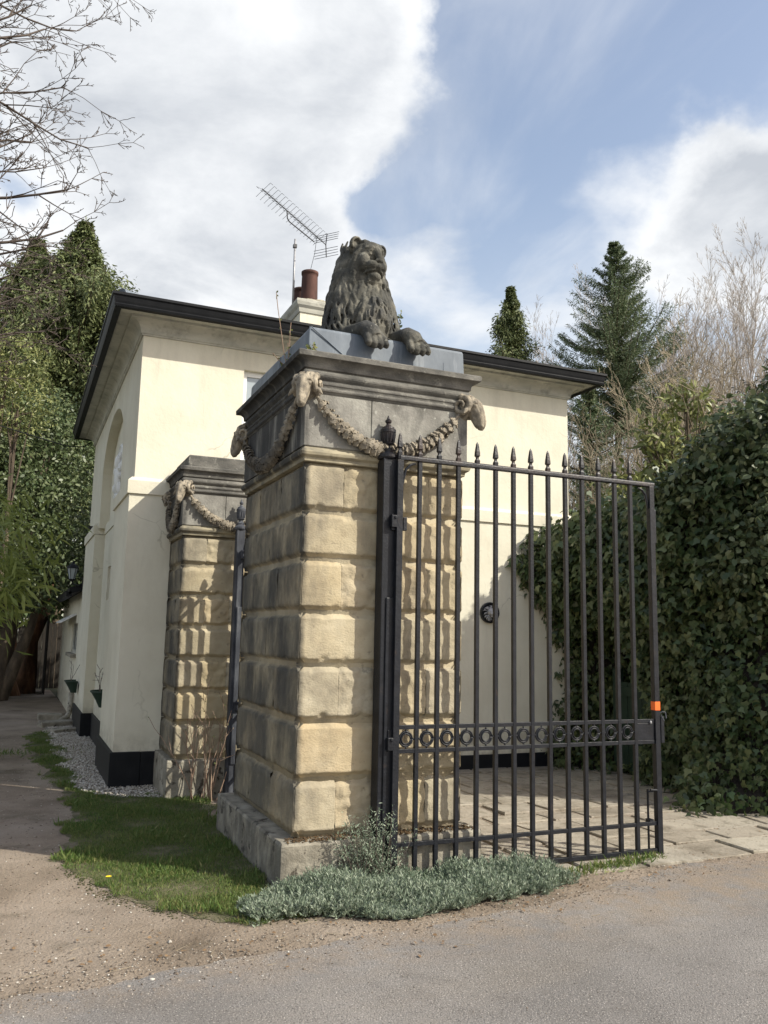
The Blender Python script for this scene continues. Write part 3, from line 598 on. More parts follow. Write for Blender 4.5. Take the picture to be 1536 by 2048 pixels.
# ------------------------------------------------------------------ lion
def lion():
    b = MB(); V = Vector; rr = random.Random(21)
    hd = Vector((0.27, -0.96, -0.05)).normalized(); sd_ = Vector((0.97, 0.2425, 0)).normalized(); up = sd_.cross(hd); up = -up if up.z < 0 else up
    H = V((2.425, 6.13, 4.775))
    HS = 0.92
    def hp(f, s, u): return H + (hd * f + sd_ * s + up * u) * HS
    rot = Matrix((sd_, -hd, up)).transposed()   # local x=side, y=back, z=up
    E = lambda f, s, u, r: b.ell(hp(f, s, u), (r[0] * HS, r[1] * HS, r[2] * HS), 16, rot)
    T = lambda pts, rad, n=10: b.tube([hp(*p) for p in pts], [q * HS for q in rad], n)
    E(0.0, 0, 0.03, (0.150, 0.14, 0.140))          # skull
    E(0.065, 0, 0.075, (0.115, 0.075, 0.075))       # forehead
    for s in (-1, 1):
        E(0.055, s * 0.092, -0.055, (0.066, 0.078, 0.095))   # cheek
        T([(0.130, s * 0.020, 0.052), (0.132, s * 0.055, 0.075), (0.095, s * 0.105, 0.062)], [0.016, 0.021, 0.012], 10)   # brow
        E(0.112, s * 0.060, 0.030, (0.027, 0.020, 0.015))  # eyeball
        T([(0.122, s * 0.030, 0.014), (0.130, s * 0.060, 0.008), (0.100, s * 0.096, 0.020)], [0.006, 0.008, 0.005], 8)  # lower lid
        T([(0.124, s * 0.026, 0.040), (0.136, s * 0.060, 0.048), (0.098, s * 0.098, 0.036)], [0.006, 0.009, 0.005], 8)    # upper lid
        E(0.132, s * 0.047, -0.092, (0.056, 0.058, 0.045))  # muzzle pad
        E(0.178, s * 0.025, -0.052, (0.018, 0.013, 0.012))  # nose wing
        T([(0.165, s * 0.012, -0.128), (0.150, s * 0.055, -0.140), (0.110, s * 0.092, -0.155), (0.085, s * 0.100, -0.175)], [0.008, 0.010, 0.010, 0.006], 8)  # down-turned lip
        for k in range(15):
            a = R(-40 + 260 * k / 14); b.ell(hp(0.0 + 0.012 * math.sin(a), s * 0.138 + s * 0.046 * math.cos(a), 0.120 + 0.050 * math.sin(a)), (0.014, 0.024, 0.014), 8, rot)
        E(-0.015, s * 0.138, 0.115, (0.044, 0.022, 0.046)); E(-0.04, s * 0.125, 0.09, (0.055, 0.04, 0.055))
    T([(0.10, 0, 0.075), (0.135, 0, 0.045), (0.160, 0, 0.000), (0.178, 0, -0.040)], [0.048, 0.040, 0.036, 0.024])   # bridge
    E(0.182, 0, -0.048, (0.032, 0.017, 0.018))    # nose
    E(0.150, 0, -0.100, (0.040, 0.045, 0.034))
    E(0.118, 0, -0.182, (0.062, 0.052, 0.040))     # chin
    T([(0.06, 0, -0.20), (0.12, 0, -0.215), (0.135, 0, -0.20)], [0.05, 0.04, 0.02])
    E(0.07, 0, -0.13, (0.095, 0.08, 0.07))
    # mane and chest volumes
    b.ell((2.405, 6.27, 4.72), (0.19, 0.18, 0.205), 18)
    b.ell((2.405, 6.25, 4.55), (0.245, 0.21, 0.26), 18)
    b.ell((2.42, 6.22, 4.36), (0.285, 0.22, 0.27), 18)
    b.ell((2.43, 6.25, 4.18), (0.325, 0.26, 0.20), 18)
    b.ell((2.44, 6.05, 4.20), (0.16, 0.14, 0.22), 16)
    b.ell((2.43, 6.22, 4.08), (0.35, 0.22, 0.10), 16)
    b.ell((2.47, 6.60, 4.16), (0.26, 0.45, 0.16), 16)
    b.ell((2.25, 6.95, 4.10), (0.17, 0.24, 0.13), 12); b.ell((2.70, 6.95, 4.10), (0.17, 0.24, 0.13), 12)
    b.tube([(2.48, 7.1, 4.12), (2.62, 7.3, 4.07), (2.9, 7.2, 4.06)], [0.04, 0.035, 0.05], 8)
    # mane locks, from the crown down over chest and shoulders
    def surf(th, z):
        t = (z - 4.02) / 1.0
        rx = np.interp(z, [4.02, 4.2, 4.4, 4.6, 4.75, 4.88], [0.345, 0.325, 0.285, 0.235, 0.192, 0.14]); ry = rx * 0.80
        cx = np.interp(z, [4.0, 4.9], [2.435, 2.40]); cy = np.interp(z, [4.0, 4.5, 4.9], [6.22, 6.25, 6.27])
        return V((cx + rx * math.sin(th), cy - ry * math.cos(th), z))
    for tier, (zt, L_, nlk) in enumerate([(4.94, 0.13, 34), (4.88, 0.15, 38), (4.81, 0.16, 42), (4.73, 0.16, 46), (4.65, 0.17, 48), (4.56, 0.17, 50), (4.48, 0.17, 52), (4.39, 0.17, 54), (4.31, 0.16, 54), (4.22, 0.14, 54)]):
        for i in range(nlk):
            th = -math.pi + 2 * math.pi * (i + rr.uniform(0, 0.8)) / nlk
            z = zt + rr.uniform(-0.03, 0.03); drift = rr.uniform(-0.28, 0.28); wv = rr.uniform(0.5, 1.2); ph = rr.uniform(0, 6)
            if z > 4.66 and -0.70 < th - 0.24 < 0.85: continue   # keep the face clear
            pts = []; rad = []; r0 = rr.uniform(0.008, 0.017)
            for k in range(7):
                t = k / 6; zz = z - L_ * t
                if zz < 4.04: break
                p = surf(th + drift * t * 0.5 + 0.06 * math.sin(ph + t * 4 * wv), zz)
                nrm = (p - V((2.42, 6.25, p.z))).normalized()
                pts.append(p + nrm * (-0.002 + 0.012 * math.sin(math.pi * min(1, t * 1.1)) * wv)); rad.append(r0 * (0.55 + 1.0 * t) if t < 0.6 else r0 * max(0.18, (1.15 - (t - 0.6) * 2.6)))
            if len(pts) > 2: b.tube(pts, rad, 7)
    for i in range(46):
        u = rr.uniform(-1.15, 1.15); z = rr.uniform(4.16, 4.46); L_ = rr.uniform(0.09, 0.15); r0 = rr.uniform(0.008, 0.014); pts = []; rad = []; dr = rr.uniform(-.3, .3)
        for k in range(6):
            t = k / 5; zz = z - L_ * t; uu = u + dr * t * 0.4; q = math.sqrt(max(0.02, 1 - ((zz - 4.20) / 0.23) ** 2))
            pts.append((2.44 + 0.162 * q * math.sin(uu), 6.05 - 0.142 * q * math.cos(uu) - 0.014 * math.sin(math.pi * t), zz)); rad.append(r0 * (0.6 + t) if t < 0.6 else r0 * max(0.2, 1.2 - (t - 0.6) * 2.5))
        b.tube(pts, rad, 7)
    # tufts on the crown and beard
    for i in range(16):
        a = rr.uniform(-1.3, 1.3); T([(0.085 - 0.02 * abs(a), 0.080 * math.sin(a), 0.105 + 0.015 * math.cos(a)), (0.055, 0.088 * math.sin(a), 0.140), (0.0, 0.10 * math.sin(a), 0.135), (-0.06, 0.11 * math.sin(a), 0.11)], [0.012, 0.024, 0.026, 0.02], 8)
    for i in range(14):
        s = rr.uniform(-0.10, 0.10); T([(0.12 - abs(s) * 0.4, s, -0.16), (0.11, s * 1.2, -0.22), (0.075, s * 1.3, -0.29)], [0.018, 0.020, 0.006], 7)
    for s in (-1, 1):
        for i in range(9):
            u = 0.06 - i * 0.03; T([(0.055, s * 0.125, u), (0.035, s * 0.16, u - 0.06), (0.0, s * 0.18, u - 0.15)], [0.014, 0.024, 0.006], 7)
    # forelegs and hanging paws
    for (sx, sy, wx, px) in ((2.13, 6.18, 2.315, 2.375), (2.60, 6.10, 2.672, 2.735)):
        b.tube([(sx, sy + 0.1, 4.10), (sx + (wx - sx) * 0.4, sy - 0.05, 4.085), (wx - 0.02, 5.93, 4.088), (wx + 0.005, 5.865, 4.085), ((wx + px) / 2, 5.815, 4.045), (px - 0.01, 5.795, 3.99)], [0.085, 0.075, 0.062, 0.068, 0.075, 0.07], 14)
        b.ell((wx + 0.01, 5.84, 4.075), (0.082, 0.06, 0.055), 14)
        b.ell((px - 0.012, 5.80, 3.985), (0.085, 0.055, 0.07), 14)
        for k in range(4):
            o = (k - 1.5) * 0.046; dz = 0.014 * abs(k - 1.5)
            b.tube([(px - 0.015 + o * 0.75, 5.80, 4.04), (px - 0.008 + o, 5.765, 3.985), (px + o * 1.05, 5.752, 3.935), (px + 0.004 + o * 1.08, 5.765, 3.898 + dz)], [0.022, 0.026, 0.027, 0.019], 10)
            b.tube([(px + 0.004 + o * 1.1, 5.758, 3.905 + dz), (px + 0.005 + o * 1.1, 5.765, 3.890 + dz)], [0.011, 0.007], 6)
    # rough rocky base under the lion, bedded on the lead
    b.ell((2.43, 6.45, 4.035), (0.36, 0.62, 0.05), 18)
    vs = [V(v) for v in b.v]
    o = b.build('lion_statue', M['lion'], smooth=True); remesh(o, 0.0058, 3)
    tag(o, 'grey weathered stone lion lying on the lead cap of the large gate pillar', 'statue')
    return o
lion()

# ------------------------------------------------------------------ iron gate posts and gates
def part(name, b, mat, e, smooth=False, bevel=0):
    o = b.build(name, mat, e, smooth, bevel); o.matrix_parent_inverse = Matrix.Identity(4); return o
def spike(b, x, y, z0, h=0.17, w=0.017):
    for (r0, z, r1, z1) in ((w, z0 - 0.01, w * 1.02, z0 + 0.02), ):
        pass
    prof = [(w, z0 - 0.02), (w * 1.05, z0 + 0.035), (w * 0.62, z0 + 0.05), (w * 0.62, z0 + 0.062), (w * 1.12, z0 + 0.072), (w * 1.02, z0 + 0.10), (w * 0.55, z0 + h - 0.02), (w * 0.12, z0 + h)]
    vs = []
    for r_, z in prof: vs += [(x - r_, y - r_, z), (x + r_, y - r_, z), (x + r_, y + r_, z), (x - r_, y + r_, z)]
    fs = []
    for i in range(len(prof) - 1):
        for j in range(4): fs.append((i * 4 + j, i * 4 + (j + 1) % 4, i * 4 + 4 + (j + 1) % 4, i * 4 + 4 + j))
    t = len(prof) * 4 - 4; fs.append((t, t + 1, t + 2, t + 3)); b.add(vs, fs)
def gate_post(X, Y, H, label, mat, w=0.056, sc=1.0, group=None):
    e = empty('gate_post', (X, Y, 0), label, 'gate post', group)
    b = MB(); b.box(-w, -w * 0.9, -0.05, w, w * 1.3, H)
    b.box(-w - 0.006, -w * 0.9 - 0.006, 0.0, w + 0.006, w * 1.3 + 0.006, 0.18)
    b.box(-w * 0.35, -w * 0.9 - 0.012, 0.35, w * 0.85, -w * 0.9 - 0.002, 2.0)
    part('post', b, mat, e, bevel=0.006)
    b = MB(); b.lathe((0, 0.01, H), [(0.075 * sc, 0.0), (0.082 * sc, 0.012), (0.082 * sc, 0.03), (0.060 * sc, 0.045), (0.046 * sc, 0.055), (0.050 * sc, 0.075), (0.030 * sc, 0.09), (0.028 * sc, 0.105),
        (0.048 * sc, 0.118), (0.052 * sc, 0.125), (0.040 * sc, 0.13), (0.048 * sc, 0.16), (0.056 * sc, 0.205), (0.060 * sc, 0.21), (0.060 * sc, 0.232), (0.050 * sc, 0.24), (0.045 * sc, 0.252), (0.022 * sc, 0.265), (0.014 * sc, 0.28), (0.024 * sc, 0.292), (0.026 * sc, 0.305), (0.012 * sc, 0.318), (0.008 * sc, 0.335), (0.002, 0.345)], 20)
    f_ = part('urn_finial', b, mat, e, smooth=False)
    b = MB()
    for k in range(12):
        a = 2 * math.pi * k / 12; x, y = 0.047 * sc * math.cos(a), 0.01 + 0.047 * sc * math.sin(a)
        b.tube([(x, y, H + 0.135), (x * 1.16, 0.01 + (y - 0.01) * 1.16, H + 0.20)], 0.0055 * sc, 6)
    part('flute', b, mat, f_)
    for z in (0.95, 2.56):
        b = MB(); b.box(0.0, -w * 0.9 - 0.045, z - 0.04, w + 0.02, -w * 0.9 - 0.004, z + 0.05); b.tube([(0.03, -w * 0.9 - 0.055, z + 0.035), (0.03, -w * 0.9 - 0.03, z + 0.035)], 0.012, 8)
        part('hinge', b, mat, e, bevel=0.003)
    return e
gate_post(2.492, 5.772, 3.045, 'black iron gate post with fluted urn finial on the front of the large pillar', M['iron'])
gate_post(2.175, 9.09, 2.84, 'weathered blue grey iron post fixed to the front of the smaller striped pillar', M['ironold'], 0.045, 0.85)

def main_gate():
    e = empty('entrance_gate', (2.561, 5.70, 0), 'tall black spiked iron gate leaf with ring frieze standing before the large stone pillar', 'gate')
    bw = 0.0155; xs = [(i * 0.1652) for i in range(1, 14)]
    x_end = 2.364; zt = 3.050; z1 = 1.070; z2 = 0.902; z3 = 0.257; zb = 0.0
    for i in range(14):
        x = -0.005 if i == 0 else xs[i - 1]
        b = MB(); w = 0.024 if i == 0 else bw; x += 0 if i == 0 else 0.0022 * math.sin(i * 5.3)
        b.box(x - w, -w, 0.02 if i == 0 else (0.035 if x > 1.2 else 0.055), x + w, w, zt - 0.015)
        br = part('stile' if i == 0 else 'bar', b, M['iron'], e, bevel=0.002)
        b = MB(); spike(b, x, 0, zt + 0.012, 0.185, 0.0158); part('spike', b, M['iron'], br, bevel=0.0015)
    b = MB(); b.box(x_end - 0.025, -0.024, 0.0, x_end + 0.025, 0.024, zt - 0.012); part('stile', b, M['iron'], e, bevel=0.003)
    b = MB(); b.box(-0.01, -0.024, zt - 0.014, x_end + 0.03, 0.024, zt + 0.004); b.tube([(-0.01, -0.006, zt + 0.008), (x_end + 0.035, -0.006, zt + 0.008)], 0.019, 10)
    part('top_rail', b, M['iron'], e, smooth=False, bevel=0.003)
    for z in (z1, z2, z3):
        b = MB(); b.box(0.02, -0.0125, z - 0.015, x_end - 0.02, 0.0125, z + 0.015); part('rail', b, M['iron'], e, bevel=0.002)
    b = MB(); b.box(0.02, -0.015, zb + 0.030, x_end + 0.02, 0.015, zb + 0.062); part('bottom_rail', b, M['iron'], e, bevel=0.002)
    def ring(b, c, r, t):
        pts = [(c[0] + r * math.cos(2 * math.pi * k / 22), c[1], c[2] + r * math.sin(2 * math.pi * k / 22)) for k in range(23)]
        b.tube(pts, t, 8)
    rx = [-0.005] + xs
    for i in range(13):
        cx = (rx[i] + rx[i + 1]) / 2; cz = (z1 + z2) / 2; b = MB()
        ring(b, (cx, 0, cz), 0.051, 0.0075); ring(b, (cx, -0.004, cz), 0.037, 0.006); ring(b, (cx, 0.006, cz), 0.044, 0.006)
        for (dx, dz) in ((1, 0), (-1, 0), (0, 1), (0, -1)):
            b.ell((cx + dx * 0.0605, -0.003, cz + dz * 0.0605), (0.008, 0.008, 0.008), 8)
        part('ring', b, M['iron'], e, smooth=True)
    # lock plate, strike, reflector, scroll bracket, drop bolt
    b = MB(); b.box(xs[-1] + 0.017, -0.010, z2 + 0.017, x_end - 0.026, 0.010, z1 - 0.017); part('lock_plate', b, M['iron'], e, bevel=0.002)
    b = MB(); b.box(x_end + 0.027, -0.03, z2 - 0.01, x_end + 0.062, 0.012, z1 + 0.035); part('strike_plate', b, M['iron'], e, bevel=0.004); b = MB(); b.box(x_end + 0.0255, -0.01, 2.55, x_end + 0.05, 0.015, 2.84); part('strike_plate', b, M['iron'], e, bevel=0.004)
    b = MB(); b.box(x_end - 0.0262, -0.0262, 1.156, x_end + 0.0262, 0.0262, 1.226); part('reflector_tape', b, M['orange'], e)
    b = MB(); b.tube([(x_end + 0.02, -0.02, 1.13), (x_end + 0.045, -0.03, 1.145), (x_end + 0.075, -0.03, 1.14), (x_end + 0.082, -0.03, 1.09)], 0.0045, 6)
    b.tube([(x_end + 0.03, -0.028, 1.12), (x_end + 0.045, -0.03, 1.09), (x_end + 0.06, -0.03, 1.07)], 0.005, 6); part('hook', b, M['ironold'], e)
    b = MB(); b.ell((x_end - 0.07, -0.018, z1 - 0.01), (0.010, 0.008, 0.014), 8); part('padlock_pin', b, M['alu'], e)
    for s in (1, -1):
        b = MB(); xe = 0.024 if s == 1 else x_end - 0.03
        b.tube([(xe + s * 0.10, 0, zt - 0.03), (xe + s * 0.06, 0, zt - 0.045), (xe + s * 0.022, 0, zt - 0.085), (xe + s * 0.006, 0, zt - 0.15), (xe, 0, zt - 0.2)], [0.009, 0.011, 0.011, 0.011, 0.008], 8)
        part('corner_bracket', b, M['iron'], e)
    b = MB(); b.tube([(x_end - 0.075, 0.035, 0.0), (x_end - 0.075, 0.035, 0.52)], 0.009, 8); b.tube([(x_end - 0.075, 0.03, 0.5), (x_end - 0.02, -0.02, 0.52), (x_end - 0.10, -0.03, 0.525)], 0.008, 8)
    b.box(x_end - 0.095, -0.01, 0.26, x_end - 0.055, 0.045, 0.29)
    part('drop_bolt', b, M['iron'], e)
    for q in ((0.025, -0.02, 2.50, 0.055, 0.02, 2.60), (-0.06, 0.0, 2.50, -0.025, 0.03, 2.62), (-0.06, 0.0, 0.90, -0.025, 0.03, 1.05)):
        b = MB(); b.box(*q); part('hinge_strap', b, M['iron'], e, bevel=0.003)
    return e
mg = main_gate()
mg.rotation_euler = (0, 0, 0)
def ped_gate():
    e = empty('side_gate', (2.30, 9.0, 0), 'narrow closed iron side gate between the two stone pillars, mostly hidden', 'gate')
    n = 10; sp = 0.118
    for i in range(n + 1):
        b = MB(); w = 0.022 if i in (0, n) else 0.0175
        b.box(-w, -i * sp - w, 0.06, w, -i * sp + w, 2.62); br = part('stile' if i in (0, n) else 'bar', b, M['ironold'], e)
        b = MB(); spike(b, 0, -i * sp, 2.63, 0.17, 0.02); part('spike', b, M['ironold'], br)
    for z in (0.10, 0.3, 0.93, 1.09, 2.62):
        b = MB(); b.box(-0.014, -n * sp - 0.02, z - 0.015, 0.014, 0.02, z + 0.015); part('rail', b, M['ironold'], e)
    for z in (1.0, 0.35):
        b = MB(); b.box(-0.035, 0.0, z, 0.0, 0.06, z + 0.1); part('hinge_strap', b, M['ironold'], e)
ped_gate()

# ------------------------------------------------------------------ the lodge
def lodge():
    HX, HY, HE, HB = 1.08, 10.05, 7.24, 16.9
    e = empty('lodge_house', (HX, HY, 0), 'cream rendered lodge with black eaves, black plinth and arched side recess', 'house')
    o = lambda b: b
    def P(name, b, mat, parent=e, smooth=False, bevel=0):
        ob = b.build(name, mat, parent, smooth, bevel); ob.matrix_parent_inverse = Matrix.Translation(e.location).inverted() if parent is e else Matrix.Identity(4)
        return ob
    ux = 1.13; uy = 10.09; rd = 1.24
    b = MB()
    # lower storey: near pier, recessed bay, far pier, front
    b.box(HX, HY, 0.3, HX + 0.35, 11.70, 3.31); b.box(HX, 14.80, 0.3, HX + 0.35, HB, 3.31)
    b.box(rd, 11.69, 0.3, HX + 0.35, 12.55, 3.31); b.box(rd, 13.85, 0.3, HX + 0.35, 14.81, 3.31)
    b.box(rd, 12.54, 0.3, HX + 0.35, 13.86, 2.18); b.box(rd, 12.54, 2.70, HX + 0.35, 13.86, 3.31)
    b.box(rd + 0.11, 12.5, 2.1, HX + 0.33, 13.9, 2.8)
    b.box(HX + 0.34, HY + 0.001, -0.1, HE, HY + 0.3, 3.312)
    b.box(HE - 0.3, HY + 0.29, -0.1, HE - 0.001, HB, 3.31); b.box(HX + 0.34, HB - 0.3, -0.1, HE - 0.29, HB, 3.31)
    # upper storey
    wx0, wx1, wz0, wz1 = 2.37, 3.27, 3.72, 4.985
    b.box(ux, uy, 3.4, wx0, uy + 0.3, 5.35); b.box(wx1, uy, 3.4, HE - 0.02, uy + 0.3, 5.35)
    b.box(wx0 - 0.001, uy + 0.0005, 3.4, wx1 + 0.001, uy + 0.3, wz0); b.box(wx0 - 0.001, uy + 0.0005, wz1, wx1 + 0.001, uy + 0.3, 5.35)
    b.box(HE - 0.32, uy + 0.29, 3.4, HE - 0.021, HB - 0.03, 5.35); b.box(ux + 0.3, HB - 0.33, 3.4, HE - 0.3, HB - 0.031, 5.35)
    # side wall with the blind arch
    b.box(ux, uy + 0.29, 3.4, ux + 0.3, 11.68, 5.35); b.box(ux, 14.68, 3.4, ux + 0.3, HB - 0.03, 5.35)
    arch = [(14.68, 5.35), (14.68, 4.20)] + [(13.18 + 1.5 * math.cos(math.pi * k / 24), 4.20 + 0.80 * math.sin(math.pi * k / 24)) for k in range(1, 24)] + [(11.68, 4.20), (11.68, 5.35)]
    # split into strips (keeps every face convex)
    for k in range(24):
        a0 = math.pi * k / 24; a1 = math.pi * (k + 1) / 24
        y0, zz0 = 13.18 + 1.5 * math.cos(a0), 4.20 + 0.8 * math.sin(a0); y1, zz1 = 13.18 + 1.5 * math.cos(a1), 4.20 + 0.8 * math.sin(a1)
        b.prism([(y0, zz0), (y0, 5.35), (y1, 5.35), (y1, zz1)], 'x', ux, ux + 0.17)
    b.box(ux + 0.15, 11.5, 3.4, ux + 0.3, 14.9, 5.34)
    P('wall', b, M['cream'])
    # band course following the piers and the recess
    b = MB(); t = 0.025
    def band(x0, y0, x1, y1): b.ring(x0, y0, x1, y1, [(0.0, 3.302), (0, 3.303), (0.0, 3.455), (-0.045, 3.50)])
    b.add([], [])
    band(HX - t, HY - t, HE + t, HY + 0.25)
    band(HX - t, HY + 0.2501, HX + 0.2, 11.70); band(HX - t, 14.80, HX + 0.2, HB + t); band(HX + 0.145, 11.7001, HX + 0.3, 14.7999)
    P('band_course', b, M['cream'])
    # plinth
    b = MB()
    b.box(HX - 0.035, HY - 0.04, -0.1, HX + 0.3, 11.72, 0.385); b.box(HX + 0.30, HY - 0.035, -0.1, 1.62, HY + 0.1, 0.383); b.box(HX - 0.03, 14.78, -0.1, HX + 0.3, HB + 0.03, 0.385); b.box(rd - 0.03, 11.71, -0.1, HX + 0.3, 14.79, 0.383)
    b.box(2.4, HY - 0.03, -0.1, HE + 0.03, HY + 0.1, 0.195)
    P('plinth', b, M['black'], bevel=0.008)
    # cornice and soffit
    b = MB(); x0, y0, x1, y1 = ux, uy, HE - 0.02, HB - 0.03
    pr = [(-0.02, 5.225), (0.018, 5.228), (0.022, 5.245), (0.035, 5.250), (0.035, 5.262)]
    for k in range(8):
        a = k / 7 * math.pi / 2; pr.append((0.035 + 0.12 * (1 - math.cos(a)), 5.262 + 0.125 * math.sin(a)))
    pr += [(0.17, 5.39), (0.17, 5.415), (0.36, 5.43), (0.36, 5.50)]
    b.ring(x0, y0, x1, y1, pr); P('cornice', b, M['creamgrey'])
    b = MB(); b.ring(x0, y0, x1, y1, [(0.30, 5.405), (0.375, 5.405), (0.385, 5.43), (0.375, 5.445), (0.385, 5.47), (0.40, 5.52), (0.415, 5.535), (0.415, 5.565), (0.38, 5.572), (0.30, 5.572)], True, False)
    P('gutter', b, M['black'])
    b = MB(); zr = 6.35; ox, oy = x0 - 0.40, y0 - 0.40; px, py = x1 + 0.40, y1 + 0.40; ry0, ry1 = oy + 3.9, py - 3.9; mx = (ox + px) / 2
    b.add([(ox, oy, 5.56), (px, oy, 5.56), (px, py, 5.56), (ox, py, 5.56), (mx, ry0, zr), (mx, ry1, zr)], [(0, 1, 4), (1, 2, 5, 4), (2, 3, 5), (3, 0, 4, 5), (3, 2, 1, 0)])
    rf = P('roof', b, M['slate'])
    b = MB(); b.tube([(ox + 0.1, oy + 0.1, 5.60), (mx, ry0, zr + 0.02)], 0.05, 8); b.tube([(px - 0.1, oy + 0.1, 5.60), (mx, ry0, zr + 0.02)], 0.05, 8); b.tube([(mx, ry0, zr + 0.02), (mx, ry1, zr + 0.02)], 0.05, 8)
    P('lead_roll', b, M['lead'], rf)
    # chimney
    b = MB(); sx0, sy0, sx1, sy1 = 3.955, 13.0, 4.95, 14.1
    b.box(sx0, sy0, 5.8, sx1, sy1, 7.14)
    ch = P('chimney', b, M['cream'], rf)
    b = MB(); b.ring(sx0, sy0, sx1, sy1, [(-0.01, 7.06), (0.02, 7.06), (0.03, 7.10), (0.035, 7.13), (0.07, 7.17), (0.085, 7.22), (0.085, 7.26), (0.075, 7.27)]); P('chimney_cap', b, M['creamgrey'], rf)
    b = MB(); n = 18; vs = []; fs = []
    for j in range(n + 1):
        for i in range(n + 1):
            u, v = i / n, j / n; ed = min(u, 1 - u, v, 1 - v); x = sx0 - 0.07 + (sx1 - sx0 + 0.14) * u; y = sy0 - 0.07 + (sy1 - sy0 + 0.14) * v
            vs.append((x, y, 7.265 + min(0.12, ed * 0.75) * (1 + 0.0) + (0.035 * noise.noise(Vector((x * 7, y * 7, 1))) if ed > 0 else 0)))
    for j in range(n):
        for i in range(n): a = j * (n + 1) + i; fs.append((a, a + 1, a + n + 2, a + n + 1))
    b.add(vs, fs); P('flaunching', b, M['mortar'], rf, smooth=True)
    for (cx, cy, h, r_) in ((4.185, 13.26, 0.60, 0.140), (4.19, 13.72, 0.46, 0.15), ):
        b = MB(); b.lathe((cx, cy, 7.30), [(r_ * 1.10, 0), (r_ * 1.04, 0.1), (r_ * 0.98, h - 0.1), (r_ * 0.98, h - 0.05), (r_ * 1.05, h - 0.045), (r_ * 1.06, h), (r_ * 0.9, h + 0.004), (r_ * 0.82, h - 0.08)], 28)
        P('chimney_pot', b, M['pot'], rf, smooth=True)
    # first-floor window
    b = MB(); y = uy + 0.065
    b.box(wx0 + 0.001, y, wz0 + 0.001, wx0 + 0.055, y + 0.05, wz1 - 0.001); b.box(wx1 - 0.055, y, wz0 + 0.001, wx1 - 0.001, y + 0.05, wz1 - 0.001); b.box(wx0 + 0.055, y + 0.001, wz1 - 0.065, wx1 - 0.055, y + 0.05, wz1 - 0.001); b.box(wx0 + 0.055, y + 0.001, wz0 + 0.001, wx1 - 0.055, y + 0.05, wz0 + 0.06)
    b.box(2.79, y + 0.002, wz0 + 0.05, 2.85, y + 0.048, wz1 - 0.06)
    w = P('window', b, M['white'], bevel=0.004)
    b = MB(); b.box(wx0 + 0.05, y + 0.025, wz0 + 0.05, wx1 - 0.05, y + 0.032, wz1 - 0.05); P('pane', b, M['glass'], w)
    b = MB(); b.box(wx0 - 0.05, uy - 0.06, wz0 - 0.07, wx1 + 0.05, uy + 0.10, wz0 - 0.001); P('sill', b, M['creamgrey'], w)
    # bulkhead in the side recess window
    b = MB(); b.box(rd + 0.09, 12.56, 2.19, rd + 0.105, 13.84, 2.69); P('blind_window', b, M['creamgrey'])
    b = MB(); n = 26; cy, cz = 13.18, 4.02; X = ux + 0.149
    R1 = 0.46
    ringp = [(0, R1 + 0.06), (0.035, R1 + 0.05), (0.045, R1 + 0.02), (0.03, R1), (0.02, R1 - 0.03)]
    vs = []; 
    for d_, r_ in ringp:
        for k in range(n): a = 2 * math.pi * k / n; vs.append((X - d_, cy + r_ * math.cos(a), cz + r_ * math.sin(a) * 1.0))
    fs = [(i * n + k, i * n + (k + 1) % n, (i + 1) * n + (k + 1) % n, (i + 1) * n + k) for i in range(4) for k in range(n)]; fs.append(tuple(range(4 * n, 5 * n)))
    b.add(vs, fs); md = P('roundel', b, M['white'])
    b = MB(); rr = random.Random(3)
    b.ell((X - 0.03, cy, cz), (0.07, 0.16, 0.22), 14); b.ell((X - 0.05, cy, cz + 0.22), (0.06, 0.11, 0.13), 12)
    for k in range(40): a = rr.uniform(0, 6.28); q = rr.uniform(0.08, 0.40); b.ell((X - 0.03, cy + q * math.cos(a), cz + q * math.sin(a)), (rr.uniform(0.02, 0.06), rr.uniform(0.03, 0.07), rr.uniform(0.03, 0.09)), 8)
    P('relief', b, M['white'], md, smooth=True)
    # vent slot, downpipe stub
    b = MB(); b.box(HX - 0.02, 16.05, 3.56, ux + 0.01, 16.5, 3.585); P('vent', b, M['black'])
    return e
house = lodge()

def wall_roundel():
    e = empty('lion_roundel', (5.87, 10.03, 2.06), 'small dark round lion head plaque on the cream wall behind the gate bars', 'plaque')
    b = MB(); n = 28; vs = []
    for d_, r_ in [(0.03, 0.138), (0.0, 0.142), (-0.030, 0.140), (-0.036, 0.132), (-0.028, 0.124), (-0.015, 0.120)]:
        for k in range(n): a = 2 * math.pi * k / n; vs.append((r_ * math.cos(a), d_, r_ * math.sin(a)))
    fs = [(i * n + k, i * n + (k + 1) % n, (i + 1) * n + (k + 1) % n, (i + 1) * n + k) for i in range(5) for k in range(n)]; fs.append(tuple(range(5 * n, 6 * n)))
    b.add(vs, fs); part('rim', b, M['iron'], e)
    b = MB(); rr = random.Random(3); b.ell((0, -0.03, 0.01), (0.055, 0.05, 0.06), 14); b.ell((0, -0.075, -0.015), (0.03, 0.025, 0.026), 10); b.ell((0, -0.06, -0.05), (0.022, 0.02, 0.015), 8)
    for s in (-1, 1): b.ell((s * 0.022, -0.07, 0.025), (0.010, 0.008, 0.007), 8); b.ell((s * 0.05, -0.045, 0.055), (0.016, 0.01, 0.016), 8)
    for k in range(34):
        a = rr.uniform(0, 6.28); q = rr.uniform(0.065, 0.11); b.tube([(q * 0.6 * math.cos(a), -0.035, q * 0.6 * math.sin(a)), (q * math.cos(a), -0.045, q * math.sin(a)), (q * 1.12 * math.cos(a + 0.2), -0.02, q * 1.12 * math.sin(a + 0.2))], [0.008, 0.012, 0.004], 6)
    part('lion_mask', b, M['alu'], e, smooth=True)
wall_roundel()

